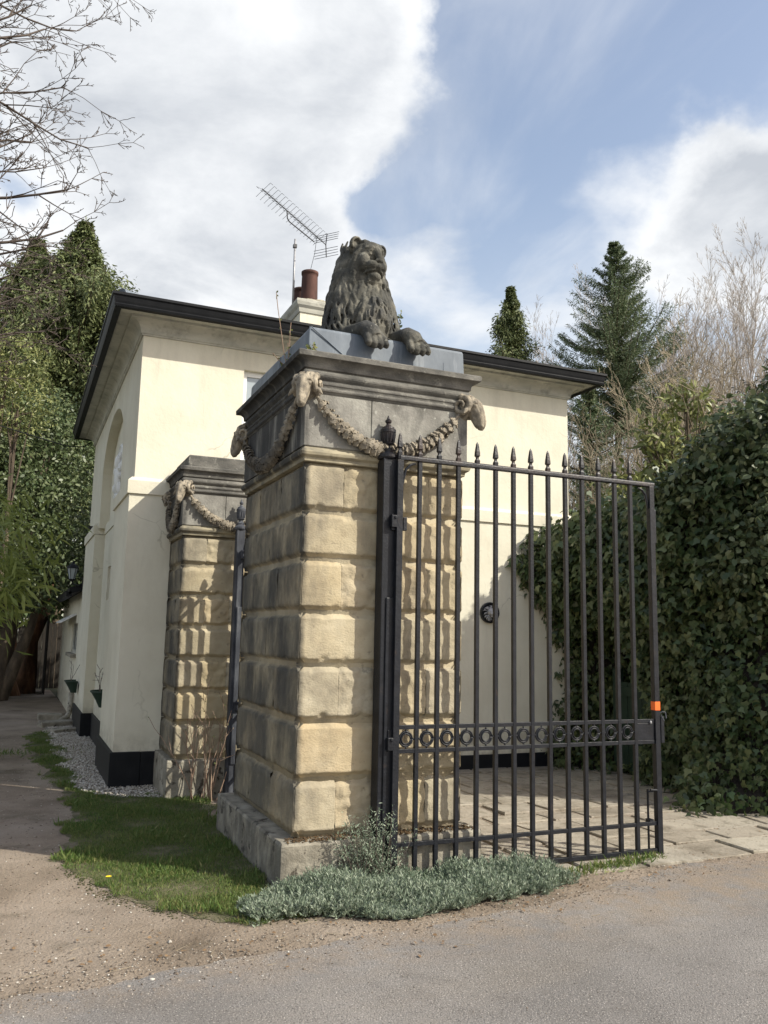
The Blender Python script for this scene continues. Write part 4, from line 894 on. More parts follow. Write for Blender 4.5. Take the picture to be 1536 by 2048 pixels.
# television aerial on the chimney
def aerial():
    e = empty('tv_aerial', (3.955, 13.45, 7.25), 'long grey television aerial on a thin mast beside the chimney pots', 'aerial')
    b = MB(); b.tube([(0, 0, 0.0), (0, 0, 1.30)], 0.019, 8); part('mast', b, M['alu'], e, smooth=True)
    A = Vector((2.97, 12.0, 8.52)) - e.location; B = Vector((4.47, 13.30, 8.49)) - e.location; d = (B - A).normalized(); side = d.cross(Vector((0, 0, 1))).normalized()
    b = MB(); b.tube([A, B], 0.009, 6); b.tube([A.lerp(B, 0.36), A.lerp(B, 0.37) - Vector((0, 0, 0.12)), A.lerp(B, 0.40) - Vector((0, 0, 0.15)), A.lerp(B, 0.80) - Vector((0, 0, 0.13))], 0.010, 6)
    b.box(-0.03, -0.03, 1.14, 0.03, 0.03, 1.2)
    part('boom', b, M['aludark'], e)
    b = MB(); n = 17
    for i in range(n):
        c = A.lerp(B, 0.015 + i / n * 0.93)
        for s in (1, -1):
            p = [c + side * s * 0.02, c + side * s * 0.12 + Vector((0, 0, 0.09)) + d * 0.06]
            b.tube([c, c + side * s * 0.13 + Vector((0, 0, 0.085)) - d * 0.0], 0.0030, 4)
            b.tube([c, c + side * s * 0.13 - Vector((0, 0, 0.085)) - d * 0.0], 0.0030, 4)
            b.tube([c + side * s * 0.13 + Vector((0, 0, 0.085)), c + d * 0.07 + side * s * 0.13 + Vector((0, 0, 0.085))], 0.0028, 4)
    part('director', b, M['aludark'], e)
    b = MB()
    for s in (1, -1):
        b.tube([B, B + Vector((0, 0, s * 0.22)) + d * 0.03], 0.009, 6)
        for k in range(4):
            c = B + Vector((0, 0, s * (0.075 + k * 0.045))) + d * 0.01 * k; b.tube([c - side * 0.24, c + side * 0.24], 0.0045, 4)
    part('reflector', b, M['aludark'], e)
    b = MB(); C0 = A.lerp(B, 0.82); b.tube([C0, C0 + Vector((0.02, 0, -0.05)), C0 + Vector((0.0, 0, -0.3)), Vector((0.23, -0.15, 0.62))], 0.004, 5); part('cable', b, M['black'], e)
aerial()

# lean-to at the back of the lodge
def annex():
    e = empty('outbuilding', (1.08, 16.95, 0), 'low cream lean-to with dark roof beyond the side wall of the lodge', 'outbuilding')
    def P(name, b, mat, parent=e, **k):
        ob = b.build(name, mat, parent, **k); ob.matrix_parent_inverse = Matrix.Translation(e.location).inverted() if parent is e else Matrix.Identity(4); return ob
    X = 1.10; b = MB(); Y0, Y1 = 16.951, 24.0; wy0, wy1, wz0, wz1 = 17.8, 19.6, 1.25, 1.85
    b.box(X, Y0, -0.1, X + 3, wy0, 2.45); b.box(X, wy1, -0.1, X + 3, Y1, 2.45); b.box(X + 0.001, wy0, -0.1, X + 3, wy1, wz0); b.box(X + 0.001, wy0, wz1, X + 3, wy1, 2.45); b.box(X + 0.1, wy0, wz0, X + 3, wy1, wz1)
    P('wall', b, M['cream'])
    b = MB(); b.add([(X - 0.25, Y0 + 0.02, 2.38), (X - 0.25, Y1 + 0.2, 2.38), (X + 3.2, Y1 + 0.2, 3.6), (X + 3.2, Y0 + 0.02, 3.6), (X - 0.25, Y0 + 0.02, 2.50), (X - 0.25, Y1 + 0.2, 2.50), (X + 3.2, Y1 + 0.2, 3.72), (X + 3.2, Y0 + 0.02, 3.72)],
        [(3, 2, 1, 0), (4, 5, 6, 7), (0, 1, 5, 4), (1, 2, 6, 5), (2, 3, 7, 6), (3, 0, 4, 7)])
    P('roof', b, M['black'])
    b = MB(); b.box(X - 0.30, Y0 + 0.02, 2.34, X - 0.20, Y1 + 0.2, 2.43); P('gutter', b, M['black'])
    b = MB(); b.box(X + 0.03, wy0 + 0.001, wz0, X + 0.06, wy0 + 0.06, wz1); b.box(X + 0.03, wy1 - 0.06, wz0, X + 0.06, wy1 - 0.001, wz1); b.box(X + 0.03, wy0, wz0, X + 0.06, wy1, wz0 + 0.06); b.box(X + 0.03, 18.65, wz0, X + 0.055, 18.72, wz1)
    w = P('window', b, M['creamgrey']); b = MB(); b.box(X + 0.07, wy0, wz0, X + 0.075, wy1, wz1); P('pane', b, M['glass'], w)
    b = MB(); b.box(X - 0.10, wy0 - 0.05, wz0 - 0.07, X + 0.05, wy1 + 0.05, wz0 - 0.002); P('sill', b, M['plinth'], w)
    b = MB(); b.add([(X - 0.28, 18.4, 1.86), (X - 0.28, 21.2, 1.86), (X, 21.2, 2.02), (X, 18.4, 2.02), (X - 0.28, 18.4, 1.89), (X - 0.28, 21.2, 1.89), (X, 21.2, 2.05), (X, 18.4, 2.05)], [(3, 2, 1, 0), (4, 5, 6, 7), (0, 1, 5, 4), (1, 2, 6, 5), (2, 3, 7, 6), (3, 0, 4, 7)])
    P('canopy', b, M['white'])
    b = MB(); b.tube([(X - 0.06, 17.3, 0.55), (X - 0.07, 17.3, 0.18), (X - 0.12, 17.2, 0.10), (X - 0.24, 17.0, 0.06)], 0.05, 10); P('downpipe', b, M['plinth'], smooth=True)
annex()
def lantern():
    e = empty('wall_lantern', (0.98, 16.9, 2.62), 'black carriage lantern on a bracket at the far corner of the lodge', 'lantern')
    b = MB(); b.tube([(0.10, 0, -0.02), (0.03, 0, -0.08), (-0.06, 0, -0.06), (-0.10, 0, 0.0)], 0.014, 8); b.box(0.085, -0.05, -0.1, 0.10, 0.05, 0.1); part('bracket', b, M['black'], e)
    b = MB(); b.lathe((-0.10, 0, 0), [(0.03, 0.0), (0.055, 0.03), (0.06, 0.04)], 6); b.lathe((-0.10, 0, 0), [(0.115, 0.24), (0.115, 0.25), (0.06, 0.31), (0.025, 0.33), (0.02, 0.36), (0.005, 0.38)], 6)
    for k in range(6):
        a = math.pi / 3 * k; b.tube([(-0.10 + 0.055 * math.cos(a), 0.055 * math.sin(a), 0.04), (-0.10 + 0.10 * math.cos(a), 0.10 * math.sin(a), 0.245)], 0.006, 4)
    part('cage', b, M['black'], e)
    b = MB(); b.lathe((-0.10, 0, 0), [(0.05, 0.04), (0.094, 0.24)], 6); part('glass_pane', b, M['glass'], e)
lantern()

# ------------------------------------------------------------------ foliage tools
LEAF = {  # outlines: (along, across, lift)
    'oval': [(0, 0, 0), (0.3, 0.26, 0.05), (0.7, 0.24, 0.03), (1, 0, -0.08), (0.7, -0.24, 0.03), (0.3, -0.26, 0.05)],
    'blade': [(0, 0.03, 0), (0.5, 0.07, 0.04), (1, 0, -0.1), (0.5, -0.07, 0.04)],
    'needle': [(0, 0.08, 0), (0.5, 0.12, 0.0), (1, 0, 0), (0.5, -0.12, 0.0)],
    'spray': [(0, 0.0, 0), (0.35, 0.16, 0.02), (0.75, 0.12, -0.06), (1, 0, -0.16), (0.7, -0.13, -0.05), (0.35, -0.16, 0.02)],
    'ivy': [(-0.12, 0, 0), (-0.22, 0.28, -0.03), (0.15, 0.52, -0.08), (0.38, 0.25, 0.0), (1, 0, -0.10), (0.38, -0.25, 0.0), (0.15, -0.52, -0.08), (-0.22, -0.28, -0.03)],
    'long': [(0, 0, 0), (0.3, 0.13, 0.05), (0.7, 0.12, 0.02), (1, 0, -0.15), (0.7, -0.12, 0.02), (0.3, -0.13, 0.05)],
}
def unit(v): return v / np.maximum(np.linalg.norm(v, axis=1, keepdims=True), 1e-9)
def leaves(P, D, Nn, S, kind):
    """P positions, D growth directions, Nn normals, S sizes -> V, F"""
    T = np.array(LEAF[kind]); D = unit(D); W = unit(np.cross(Nn, D)); Z = np.cross(D, W); S = np.asarray(S)[:, None, None]
    V = P[:, None, :] + S * (T[None, :, 0:1] * D[:, None, :] + T[None, :, 1:2] * W[:, None, :] + T[None, :, 2:3] * Z[:, None, :])
    n, k = len(P), len(T); F = np.arange(n * k).reshape(n, k)
    return V.reshape(-1, 3), F
def merge(parts):
    Vs = []; Fs = []; k = 0
    for V, F in parts: Vs.append(V); Fs.append(F + k); k += len(V)
    return np.concatenate(Vs), np.concatenate(Fs)
def rdir(n, r=rng): return unit(r.normal(size=(n, 3)))
def segs_mesh(segs, sides=3):
    """segs: (n,8) p0 p1 r0 r1 -> tapered prisms"""
    A = np.asarray(segs, float); p0, p1, r0, r1 = A[:, :3], A[:, 3:6], A[:, 6], A[:, 7]; d = unit(p1 - p0)
    h = np.where(np.abs(d[:, 2:3]) < 0.9, np.array([[0, 0, 1.0]]), np.array([[1.0, 0, 0]])); u = unit(np.cross(d, h)); w = np.cross(d, u); V = []
    for p, r_ in ((p0, r0), (p1, r1)):
        for j in range(sides):
            a = 2 * math.pi * j / sides; V.append(p + r_[:, None] * (math.cos(a) * u + math.sin(a) * w))
    V = np.stack(V, 1); n = len(A); base = (np.arange(n) * 2 * sides)[:, None]; F = []
    for j in range(sides): F.append(base + np.array([[j, (j + 1) % sides, sides + (j + 1) % sides, sides + j]]))
    return V.reshape(-1, 3), np.concatenate(F)
def grow(p, d, L_, r_, depth, cfg, out, rr):
    """recursive bare branching"""
    n = max(3, int(L_ / cfg['seg'])) if depth > 0 else 3
    p = Vector(p); d = Vector(d).normalized(); step = L_ / n
    for i in range(n):
        t = i / n
        nd_ = (d + Vector((rr.gauss(0, 1), rr.gauss(0, 1), rr.gauss(0, 1))) * cfg['wander'] + Vector((0, 0, cfg['up'](depth) * step))).normalized()
        q = p + nd_ * step; ra = r_ * (1 - 0.75 * t); rb = r_ * (1 - 0.75 * (t + 1 / n))
        out[min(depth, 9) if cfg.get('bydepth') else 0].append((*p, *q, max(ra, cfg['minr']), max(rb, cfg['minr'])))
        p, d = q, nd_
        if depth > 0 and t > cfg['bare'](depth):
            for _ in range(cfg['kids'](depth)):
                if rr.random() < cfg['pk']:
                    ax = Vector((rr.gauss(0, 1), rr.gauss(0, 1), rr.gauss(0, 1))).cross(d)
                    if ax.length < 1e-6: continue
                    a = R(rr.uniform(*cfg['ang'])); k = Matrix.Rotation(a, 3, ax.normalized()) @ d
                    grow(p, k, L_ * rr.uniform(*cfg['ratio']) * (1.0 - 0.45 * t), max(rb * 0.62, cfg['minr']), depth - 1, cfg, out, rr)
    return out
def bare_tree(name, label, cat, loc, H, spread, seed, mat_tr, mat_tw, group=None, trunks=1, lean=0.12, minr=0.012, depth=3, up=0.10, r0=0.16, first=0.25, pk=0.75, ang=(22, 48), L0=None, kids=2):
    rr = random.Random(seed); e = empty(name, loc, label, cat, group); tr = []; tw = []
    for k in range(trunks):
        cfg = dict(seg=H / 16, wander=0.075, up=lambda dp: up if dp < 3 else 0.03, minr=minr, bare=lambda dp: first if dp == depth else 0.12, kids=lambda dp: kids, pk=pk, ang=ang, ratio=(0.30 * spread, 0.50 * spread), bydepth=True)
        out = [[] for _ in range(10)]
        a = rr.uniform(0, 6.28); l_ = lean * (0.3 if trunks == 1 else 1.6)
        grow((0.15 * math.cos(a) * (trunks > 1), 0.15 * math.sin(a) * (trunks > 1), -0.2), (l_ * math.cos(a), l_ * math.sin(a), 1), H * rr.uniform(0.85, 1), r0, depth, cfg, out, rr)
        tr += out[depth]
        for dp in range(depth): tw += out[dp]
    V, F = segs_mesh(tr, 7); o = fast('trunk', V, F, mat_tr, e); o.matrix_parent_inverse = Matrix.Identity(4)
    V, F = segs_mesh(tw, 3); o = fast('crown', V, F, mat_tw, e); o.matrix_parent_inverse = Matrix.Identity(4)
    return e
def conifer(name, label, loc, H, Rb, seed, mat, kind='spruce', z0=0.12, group=None, dens=1.0, asym=None, slope=0.4, mm=34, lsz=(0.09, 0.19)):
    r = np.random.default_rng(seed); rr = random.Random(seed); e = empty(name, loc, label, 'conifer', group); segs = []; P = []; D = []; Nn = []; S = []
    segs.append((0, 0, -0.2, 0, 0, H * 0.5, 0.022 * H * 0.6, 0.012 * H * 0.6)); segs.append((0, 0, H * 0.5, 0, 0, H * 0.99, 0.012 * H * 0.6, 0.02))
    nb = int(H * 11 * dens)
    for i in range(nb):
        t = z0 + (1 - z0) * (i + r.random()) / nb; z = t * H; a = r.uniform(0, 2 * math.pi)
        prof = min(1.0, slope * (1 - t) * H / Rb) + 0.025
        irr = 0.72 + 0.8 * noise.noise(Vector((math.cos(a) * 1.3, math.sin(a) * 1.3, t * 7 + seed))) + r.uniform(-0.12, 0.16)
        L_ = Rb * prof * max(0.3, irr)
        if asym: L_ *= 1 + asym * math.cos(a)
        L_ = max(L_, 0.16)
        h = np.array([math.cos(a), math.sin(a), 0]); n = max(3, int(L_ / 0.35)); prev = np.array([0, 0, z]); rise = 0.5 * min(t, 0.72) * (1 if t < 0.9 else 0.5)
        side = np.array([-h[1], h[0], 0])
        for k in range(1, n + 1):
            s = k / n; p = np.array([0, 0, z]) + h * L_ * s + np.array([0, 0, L_ * (rise * s - 0.42 * (1 - t * 0.7) * math.sin(s * 2.2) + 0.22 * s * s)])
            segs.append((*prev, *p, 0.03 * (1 - 0.7 * s) * (L_ / Rb + 0.2), 0.03 * (1 - 0.7 * s) * (L_ / Rb + 0.2))); 
            m_ = mm; q = prev + (p - prev) * r.random((m_, 1)); sg = r.choice([-1.0, 1.0], size=(m_, 1)); u1 = r.random((m_, 3))
            if kind == 'spruce':
                dd = side * sg * (0.3 + 0.7 * u1[:, :1]) + h * (0.2 + 0.7 * u1[:, 1:2]) + np.array([[0, 0, 1.0]]) * (-1.0 + 1.15 * u1[:, 2:])
                off = unit(dd) * (r.random((m_, 1)) ** 0.8) * 0.30 * min(1, L_ / 1.2) * (1.1 - 0.6 * s)
            else:
                dd = side * sg * (0.3 + 0.7 * u1[:, :1]) + h * (0.2 + 0.7 * u1[:, 1:2]) + np.array([[0, 0, 1.0]]) * (-1.5 + 1.6 * u1[:, 2:])
                off = unit(dd) * r.random((m_, 1)) * 0.42 * min(1, L_ / 1.2)
            P.append(q + off); D.append(dd + r.normal(size=(m_, 3)) * 0.35); Nn.append(np.array([[0, 0, 1.0]]) + r.normal(size=(m_, 3)) * 0.6); S.append(r.uniform(lsz[0], lsz[1], m_))
            prev = p
    V, F = segs_mesh(segs, 5); o = fast('trunk', V, F, M['bark'], e); o.matrix_parent_inverse = Matrix.Identity(4)
    P = np.concatenate(P); D = np.concatenate(D); Nn = np.concatenate(Nn); S = np.concatenate(S)
    V, F = leaves(P, D, Nn, S, 'needle' if kind == 'spruce' else 'spray')
    o = fast('crown', V, F, mat, e); o.matrix_parent_inverse = Matrix.Identity(4)
    return e
def blob_leaves(blobs, n, size, kind, r, droop=0.4, shell=0.35, lump=0.25, freq=1.4):
    """leaves in the outer part of lumpy ellipsoids; blobs: (cx,cy,cz,rx,ry,rz)"""
    B = np.array(blobs, float); vol = (B[:, 3] * B[:, 4] + B[:, 4] * B[:, 5] + B[:, 3] * B[:, 5]); pick = r.choice(len(B), size=n, p=vol / vol.sum()); b = B[pick]
    u = rdir(n, r); rad = 1 - shell * r.random(n) ** 1.6
    lm = np.zeros(n)
    for k in range(6):
        f = rdir(1, r)[0] * freq * (1 + k * 0.9); lm += np.sin((u * 3.1 + b[:, :3]) @ f * 1.9 + r.uniform(0, 6)) / (1 + k * 0.5)
    rad = rad * (1 + lump * lm / 2.2); P = b[:, :3] + u * b[:, 3:6] * rad[:, None]
    nn = unit(u / b[:, 3:6]); D = rdir(n, r) + nn * 0.5 + np.array([0, 0, -droop])
    N_ = nn + rdir(n, r) * 0.9 + np.array([0, 0, 0.4]); return leaves(P, D, N_, r.uniform(size[0], size[1], n), kind)
def leafy(name, label, cat, loc, blobs, n, size, kind, mat, seed, trunk=None, group=None, core=None, **k):
    r = np.random.default_rng(seed); e = empty(name, loc, label, cat, group)
    V, F = blob_leaves(blobs, n, size, kind, r, **k)
    o = fast('crown', V, F, mat, e); o.matrix_parent_inverse = Matrix.Identity(4)
    rr = random.Random(seed); segs = []
    tops = [(b[0], b[1], b[2]) for b in blobs]; base = trunk or (0, 0, -0.1, 0.1)
    for (x, y, z) in tops:
        p = Vector(base[:3]); q = Vector((x, y, z)); mid = p.lerp(q, 0.5) + Vector((rr.uniform(-.2, .2), rr.uniform(-.2, .2), 0.1)); rb = base[3]
        segs += [(*p, *mid, rb, rb * 0.6), (*mid, *q, rb * 0.6, rb * 0.25)]
        for _ in range(7):
            v = Vector((rr.gauss(0, 1), rr.gauss(0, 1), rr.gauss(0.3, 1))).normalized(); segs.append((*mid.lerp(q, rr.random()), *(q + v * 0.6 * max(0.2, (z * 0.1))), rb * 0.22, rb * 0.08))
    V, F = segs_mesh(segs, 6); o = fast('trunk', V, F, M['bark'], e); o.matrix_parent_inverse = Matrix.Identity(4)
    return e

# ------------------------------------------------------------------ trees beyond the lodge, right
conifer('spruce_tree', 'tall broad green spruce rising behind the right end of the lodge roof', (25.8, 32, 0), 21.3, 3.7, 5, M['spruce'], dens=1.35, slope=0.60, z0=0.55, mm=75, lsz=(0.08, 0.17))
conifer('young_conifer', 'small dark evergreen just behind the right corner of the lodge', (18.9, 25, 0), 11.2, 1.3, 6, M['spruce'], dens=2.4, slope=0.5, z0=0.2)
conifer('cypress_tree', 'narrow dark cone shaped conifer just above the roof ridge, left of the spruce', (21.7, 35.0, 0), 19.3, 1.5, 8, M['cypress'], 'cyp', dens=3.0, slope=0.36, z0=0.4)
conifer('yew_tree', 'almost black conifer at the right edge of the photo', (22.3, 18.6, 0), 12.2, 2.6, 12, M['darkcon'], dens=2.6, slope=0.7, z0=0.3)
BT = 'bare birch trees on the slope behind the lodge'
protos = []
for i, (sd, H, tr, ln) in enumerate(((31, 20, 2, 0.1), (32, 22, 3, 0.12), (33, 19, 2, 0.14))):
    protos.append(bare_tree('birch_tree', 'x', 'tree', (0, 0, 0), H, 0.92, sd, M['birchtwig'], M['birchtwig'], BT, trunks=tr, lean=ln, minr=0.0068, depth=3, r0=0.13, up=0.13, kids=4, pk=0.88, first=0.22, ang=(13, 36)))
spots = [(35.0, 38.5, 0, 1.10, 'bare pale birch with forked stems right of the spruce'), (38.6, 39.5, 1, 1.00, 'bare birch with many thin upright stems midway between spruce and photo edge'),
         (43.0, 39.0, 2, 1.38, 'tallest bare birch, leaning left at the right photo edge'), (29.5, 46, 2, 0.98, 'faint bare birch between the small cone conifer and the spruce'),
         (27.2, 47, 0, 0.84, 'faint pale birch just right of the cone shaped conifer'), (25.0, 48, 1, 0.74, 'pale misty birch directly left of the cone shaped conifer'),
         (22.9, 47, 2, 0.80, 'palest birch, furthest left above the roof beside the lion'), (37.0, 44, 2, 1.12, 'slim bare birch close behind the right side of the spruce'), (46.5, 44, 1, 1.15, 'bare birch half outside the right photo edge'),
         (33.5, 47, 1, 0.86, 'bare birch crown seen through gaps in the spruce'), (41.0, 43.5, 0, 1.20, 'bare birch filling the gap just left of the tallest one'), (36.8, 41.5, 1, 0.90, 'low bare birch under the forked one'), (31.5, 45.5, 0, 0.88, 'bare birch showing left of the spruce trunk')]
for i, (x, y, k, s, lb) in enumerate(spots):
    o = protos[k] if i < 3 and False else None
    o = copy_tree(protos[k]); o.location = (x, y, 0); o.rotation_euler.z = i * 1.3; o.scale = (s, s, s); o['label'] = lb
for p_ in protos:
    for ch in list(p_.children): bpy.data.objects.remove(ch)
    bpy.data.objects.remove(p_)
SB = 'leafless shrubs over the hedge'
for i, (x, y, H, sd, lb) in enumerate(((12.6, 14.8, 7.0, 41, 'tan leafless shrub with dense twigs right of the lodge corner'), (14.7, 15.2, 7.4, 42, 'second tan leafless shrub, further right above the ivy hedge'), (11.2, 14.2, 5.4, 43, 'low leafless shrub against the lodge corner above the hedge'), (16.6, 16.0, 7.4, 44, 'orange tinted leafless shrub below the birches near the laurel'))):
    bare_tree('bare_shrub', lb, 'shrub', (x, y, 0), H, 1.05, sd, M['tantwig'], M['tantwig'], SB, trunks=5, lean=0.17, minr=0.0046, depth=3, r0=0.05, up=0.10, kids=3, pk=0.70, first=0.3, ang=(18, 48))

# ------------------------------------------------------------------ ivy hedge on the right
def hedge():
    e = empty('ivy_hedge', (7.0, 6.6, 0), 'tall dark ivy covered hedge along the right side of the paved drive', 'hedge')
    r = np.random.default_rng(77)
    def top(y): return np.interp(y, [6.3, 7.2, 7.8, 8.5, 9.3, 9.8, 10.6, 12], [4.1, 3.8, 3.42, 3.40, 3.36, 3.12, 3.0, 3.1])
    def face(y, z):
        """x of the hedge face"""
        x = 6.98 + np.clip(6.9 - y, 0, 5) * 1.1
        x = x - 0.62 * np.exp(-((y - 9.75) / 0.75) ** 2) * np.clip((z - 1.5) / 1.0, 0, 1) * np.clip((3.6 - z) / 0.6, 0, 1)   # bulge over the lodge corner
        x = x + 1.15 * np.exp(-((y - 9.1) / 0.58) ** 2 - ((z - 1.0) / 1.0) ** 2)     # dark opening under the growth
        x = x - 0.35 * np.exp(-((z) / 0.35) ** 2) * np.clip((8.0 - y) / 1.0, 0, 1)      # skirts out at the foot
        x = x - 0.14 * np.sin(y * 2.1 + z * 1.3) - 0.12 * np.sin(y * 4.7 - z * 3.1) * np.sin(z * 2.3 + 1) - 0.09 * np.sin(y * 9 + z * 8) * np.sin(z * 5 - y * 4) - 0.05 * np.sin(y * 17 - z * 13)
        return x + 0.25 * np.clip(z - 3.0, 0, 2)
    parts = []
    def put(P, nrm, size, kind, n): 
        D = np.array([0, 0, -1.0]) * r.uniform(0.5, 1.3, (n, 1)) + rdir(n, r) * 0.75 + nrm * 0.25; N_ = nrm + rdir(n, r) * 0.55 + np.array([0, 0, 0.25]); parts.append(leaves(P, D, N_, r.uniform(*size, n), kind))
    n = 34000; y = r.uniform(5.4, 11.2, n); z = top(y) * r.random(n) ** 0.95; dep = 0.34 * r.random(n) ** 2 - 0.10 * (r.random(n) < 0.25)
    n_ = n; P = np.stack([face(y, z) + dep + 0.07 * rng.normal(size=n) * 0.6, y, z], 1); P = P[(np.sin(P[:, 1] * 6.1 + P[:, 2] * 2.3) * np.sin(P[:, 2] * 5.3 - P[:, 1] * 3.7) + 0.5 * np.sin(P[:, 1] * 15 + P[:, 2] * 11) < 0.62) | (r.random(len(P)) < 0.45)]; n = len(P)
    put(P, np.array([[-1, -0.12, 0.1]]) * np.ones((n, 1)), (0.035, 0.10), 'ivy', n)
    k = 2600; y = r.uniform(5.6, 11, k); z = top(y) * (0.55 + 0.5 * r.random(k)); P = np.stack([face(y, z) - 0.06 - 0.10 * r.random(k), y, z], 1); put(P, np.array([[-1, -0.12, 0.5]]) * np.ones((k, 1)), (0.07, 0.12), 'ivy', k)
    n = 12000; y = r.uniform(5.4, 11.2, n); x = r.uniform(-0.05, 1.7, n); zt = top(y) + 0.12 * np.sin(y * 5 + x * 3) + 0.1 * np.sin(x * 9); P = np.stack([face(y, zt) + x, y, zt + 0.10 * r.normal(size=n) + 0.22 * (r.random(n) < 0.06) * r.random(n)], 1); put(P, np.array([[-0.2, -0.1, 1]]) * np.ones((n, 1)), (0.05, 0.11), 'ivy', n)
    V, F = merge(parts); V -= np.array([7.0, 6.6, 0]); o = fast('ivy_leaves', V, F, M['ivy'], e); o.matrix_parent_inverse = Matrix.Identity(4)
    # solid dark core added inside the hedge to block light between the leaves
    ys = np.linspace(5.5, 11.2, 46); vs = []; fs = []; k = 24
    for yy in ys:
        for j in range(k + 1):
            zz = float(top(yy)) * 0.97 * j / k; vs.append((float(face(yy, np.float64(zz))) + 0.26 - 7.0, yy - 6.6, zz))
    for i in range(len(ys) - 1):
        for j in range(k): a = i * (k + 1) + j; fs.append((a, a + k + 1, a + k + 2, a + 1))
    m_ = len(vs)
    for i, yy in enumerate(ys): vs.append((9.9 - 7, yy - 6.6, float(top(yy)) * 0.97)); vs.append((9.9 - 7, yy - 6.6, 0))
    for i in range(len(ys) - 1):
        a = i * (k + 1) + k; c = m_ + 2 * i; fs.append((a, a + k + 1, c + 2, c)); fs.append((c, c + 2, c + 3, c + 1))
    fs.append(tuple([j for j in range(k + 1)] + [m_, m_ + 1]))
    b = MB(); b.add(vs, fs); part('light_block_core', b, M['wood'], e)
    return e
hedge()
def varieg():
    r = np.random.default_rng(5)
    blobs = [(0, 0, 0, 0.75, 0.75, 0.7), (0.7, -0.35, 0.4, 0.8, 0.7, 0.75), (-0.45, 0.55, -0.45, 0.5, 0.6, 0.4), (0.1, -0.5, -0.75, 0.75, 0.5, 0.8), (1.4, 0.3, 0.8, 0.8, 0.8, 0.7), (-0.35, -0.15, -1.3, 0.5, 0.5, 0.6)]
    leafy('variegated_shrub', 'large shrub with pale edged oval leaves growing over the top of the ivy hedge', 'shrub', (7.65, 7.0, 3.85), blobs, 17000, (0.06, 0.12), 'oval', M['varieg'], 55, trunk=(0.6, 0.3, -3.8, 0.09), droop=0.5, shell=0.4, lump=0.2)
varieg()
leafy('laurel_bush', 'yellow green long leaved bush showing between birches and hedge at the right', 'bush', (11.6, 12.2, 0), [(-0.1, 0, 6.3, 0.42, 0.4, 0.32), (0.6, 0.1, 5.6, 0.6, 0.5, 0.5), (-0.75, 0.1, 5.55, 0.45, 0.4, 0.35), (-0.3, 0.1, 4.9, 0.6, 0.6, 0.5), (-1.2, 0.2, 4.5, 0.6, 0.6, 0.4), (0.4, 0, 4.2, 1.3, 1.0, 1.0)], 3600, (0.14, 0.26), 'long', M['laurel'], 61, droop=0.1, shell=0.5, lump=0.35)
def far_gate():
    e = empty('timber_side_gate', (7.45, 9.08, 0), 'dark green boarded gate in the gap of the ivy hedge', 'gate')
    b = MB()
    for k in range(5): b.box(-0.02, -0.5 + k * 0.14, 0.06, 0.02, -0.37 + k * 0.14, 1.18)
    part('board', b, M['greenpaint'], e, bevel=0.004)
    b = MB(); b.box(-0.045, -0.5, 1.0, -0.021, 0.19, 1.12); part('rail', b, M['greenpaint'], e); b = MB(); b.box(-0.05, 0.21, 0, 0.05, 0.31, 1.35); part('post', b, M['greenpaint'], e)
far_gate()

# ------------------------------------------------------------------ left side: conifers, holly, bamboo, trunks, fence
conifer('leyland_cypress', 'tall drooping cypress, its tip just left of the lodge eaves', (1.15, 30, 0), 15.9, 2.9, 14, M['cypress'], 'cyp', dens=6, z0=0.35, slope=0.62, mm=34, lsz=(0.11, 0.22), group='cypress trees behind the drive')
conifer('leyland_cypress', 'shorter ragged cypress behind the bare branches at upper left', (-0.35, 31, 0), 15.4, 2.4, 15, M['cypress'], 'cyp', dens=5, z0=0.35, slope=0.55, mm=34, lsz=(0.11, 0.22), group='cypress trees behind the drive')
leafy('holly_tree', 'dense glossy dark green holly filling the left side beside the lodge', 'tree', (-0.6, 22.5, 0), [(0.6, 0, 4.2, 2.0, 2.0, 1.7), (-0.9, -0.3, 5.4, 2.0, 2.0, 1.8), (0.9, 0.5, 6.2, 1.6, 1.6, 1.6), (-1.0, 0.4, 6.8, 1.8, 1.8, 1.2), (1.2, -0.2, 3.0, 1.3, 1.5, 0.9), (-2.0, 0, 3.8, 1.5, 1.6, 1.5), (0.4, 0.8, 6.9, 1.2, 1.2, 0.9)], 42000, (0.07, 0.13), 'oval', M['holly'], 71, trunk=(0.3, 0.3, -0.1, 0.22), droop=0.3, shell=0.45, lump=0.25)
leafy('yellow_shrub', 'sunlit yellow green shrub at the left photo edge under the cypresses', 'shrub', (-0.65, 20.0, 0), [(0, 0, 7.6, 0.9, 0.8, 0.8), (-0.8, 0.2, 7.0, 0.9, 0.9, 0.9), (0.3, 0, 6.6, 0.8, 0.7, 0.7)], 6000, (0.07, 0.13), 'long', M['laurel'], 73, trunk=(0, 0, -0.1, 0.12), droop=0.2, shell=0.5)
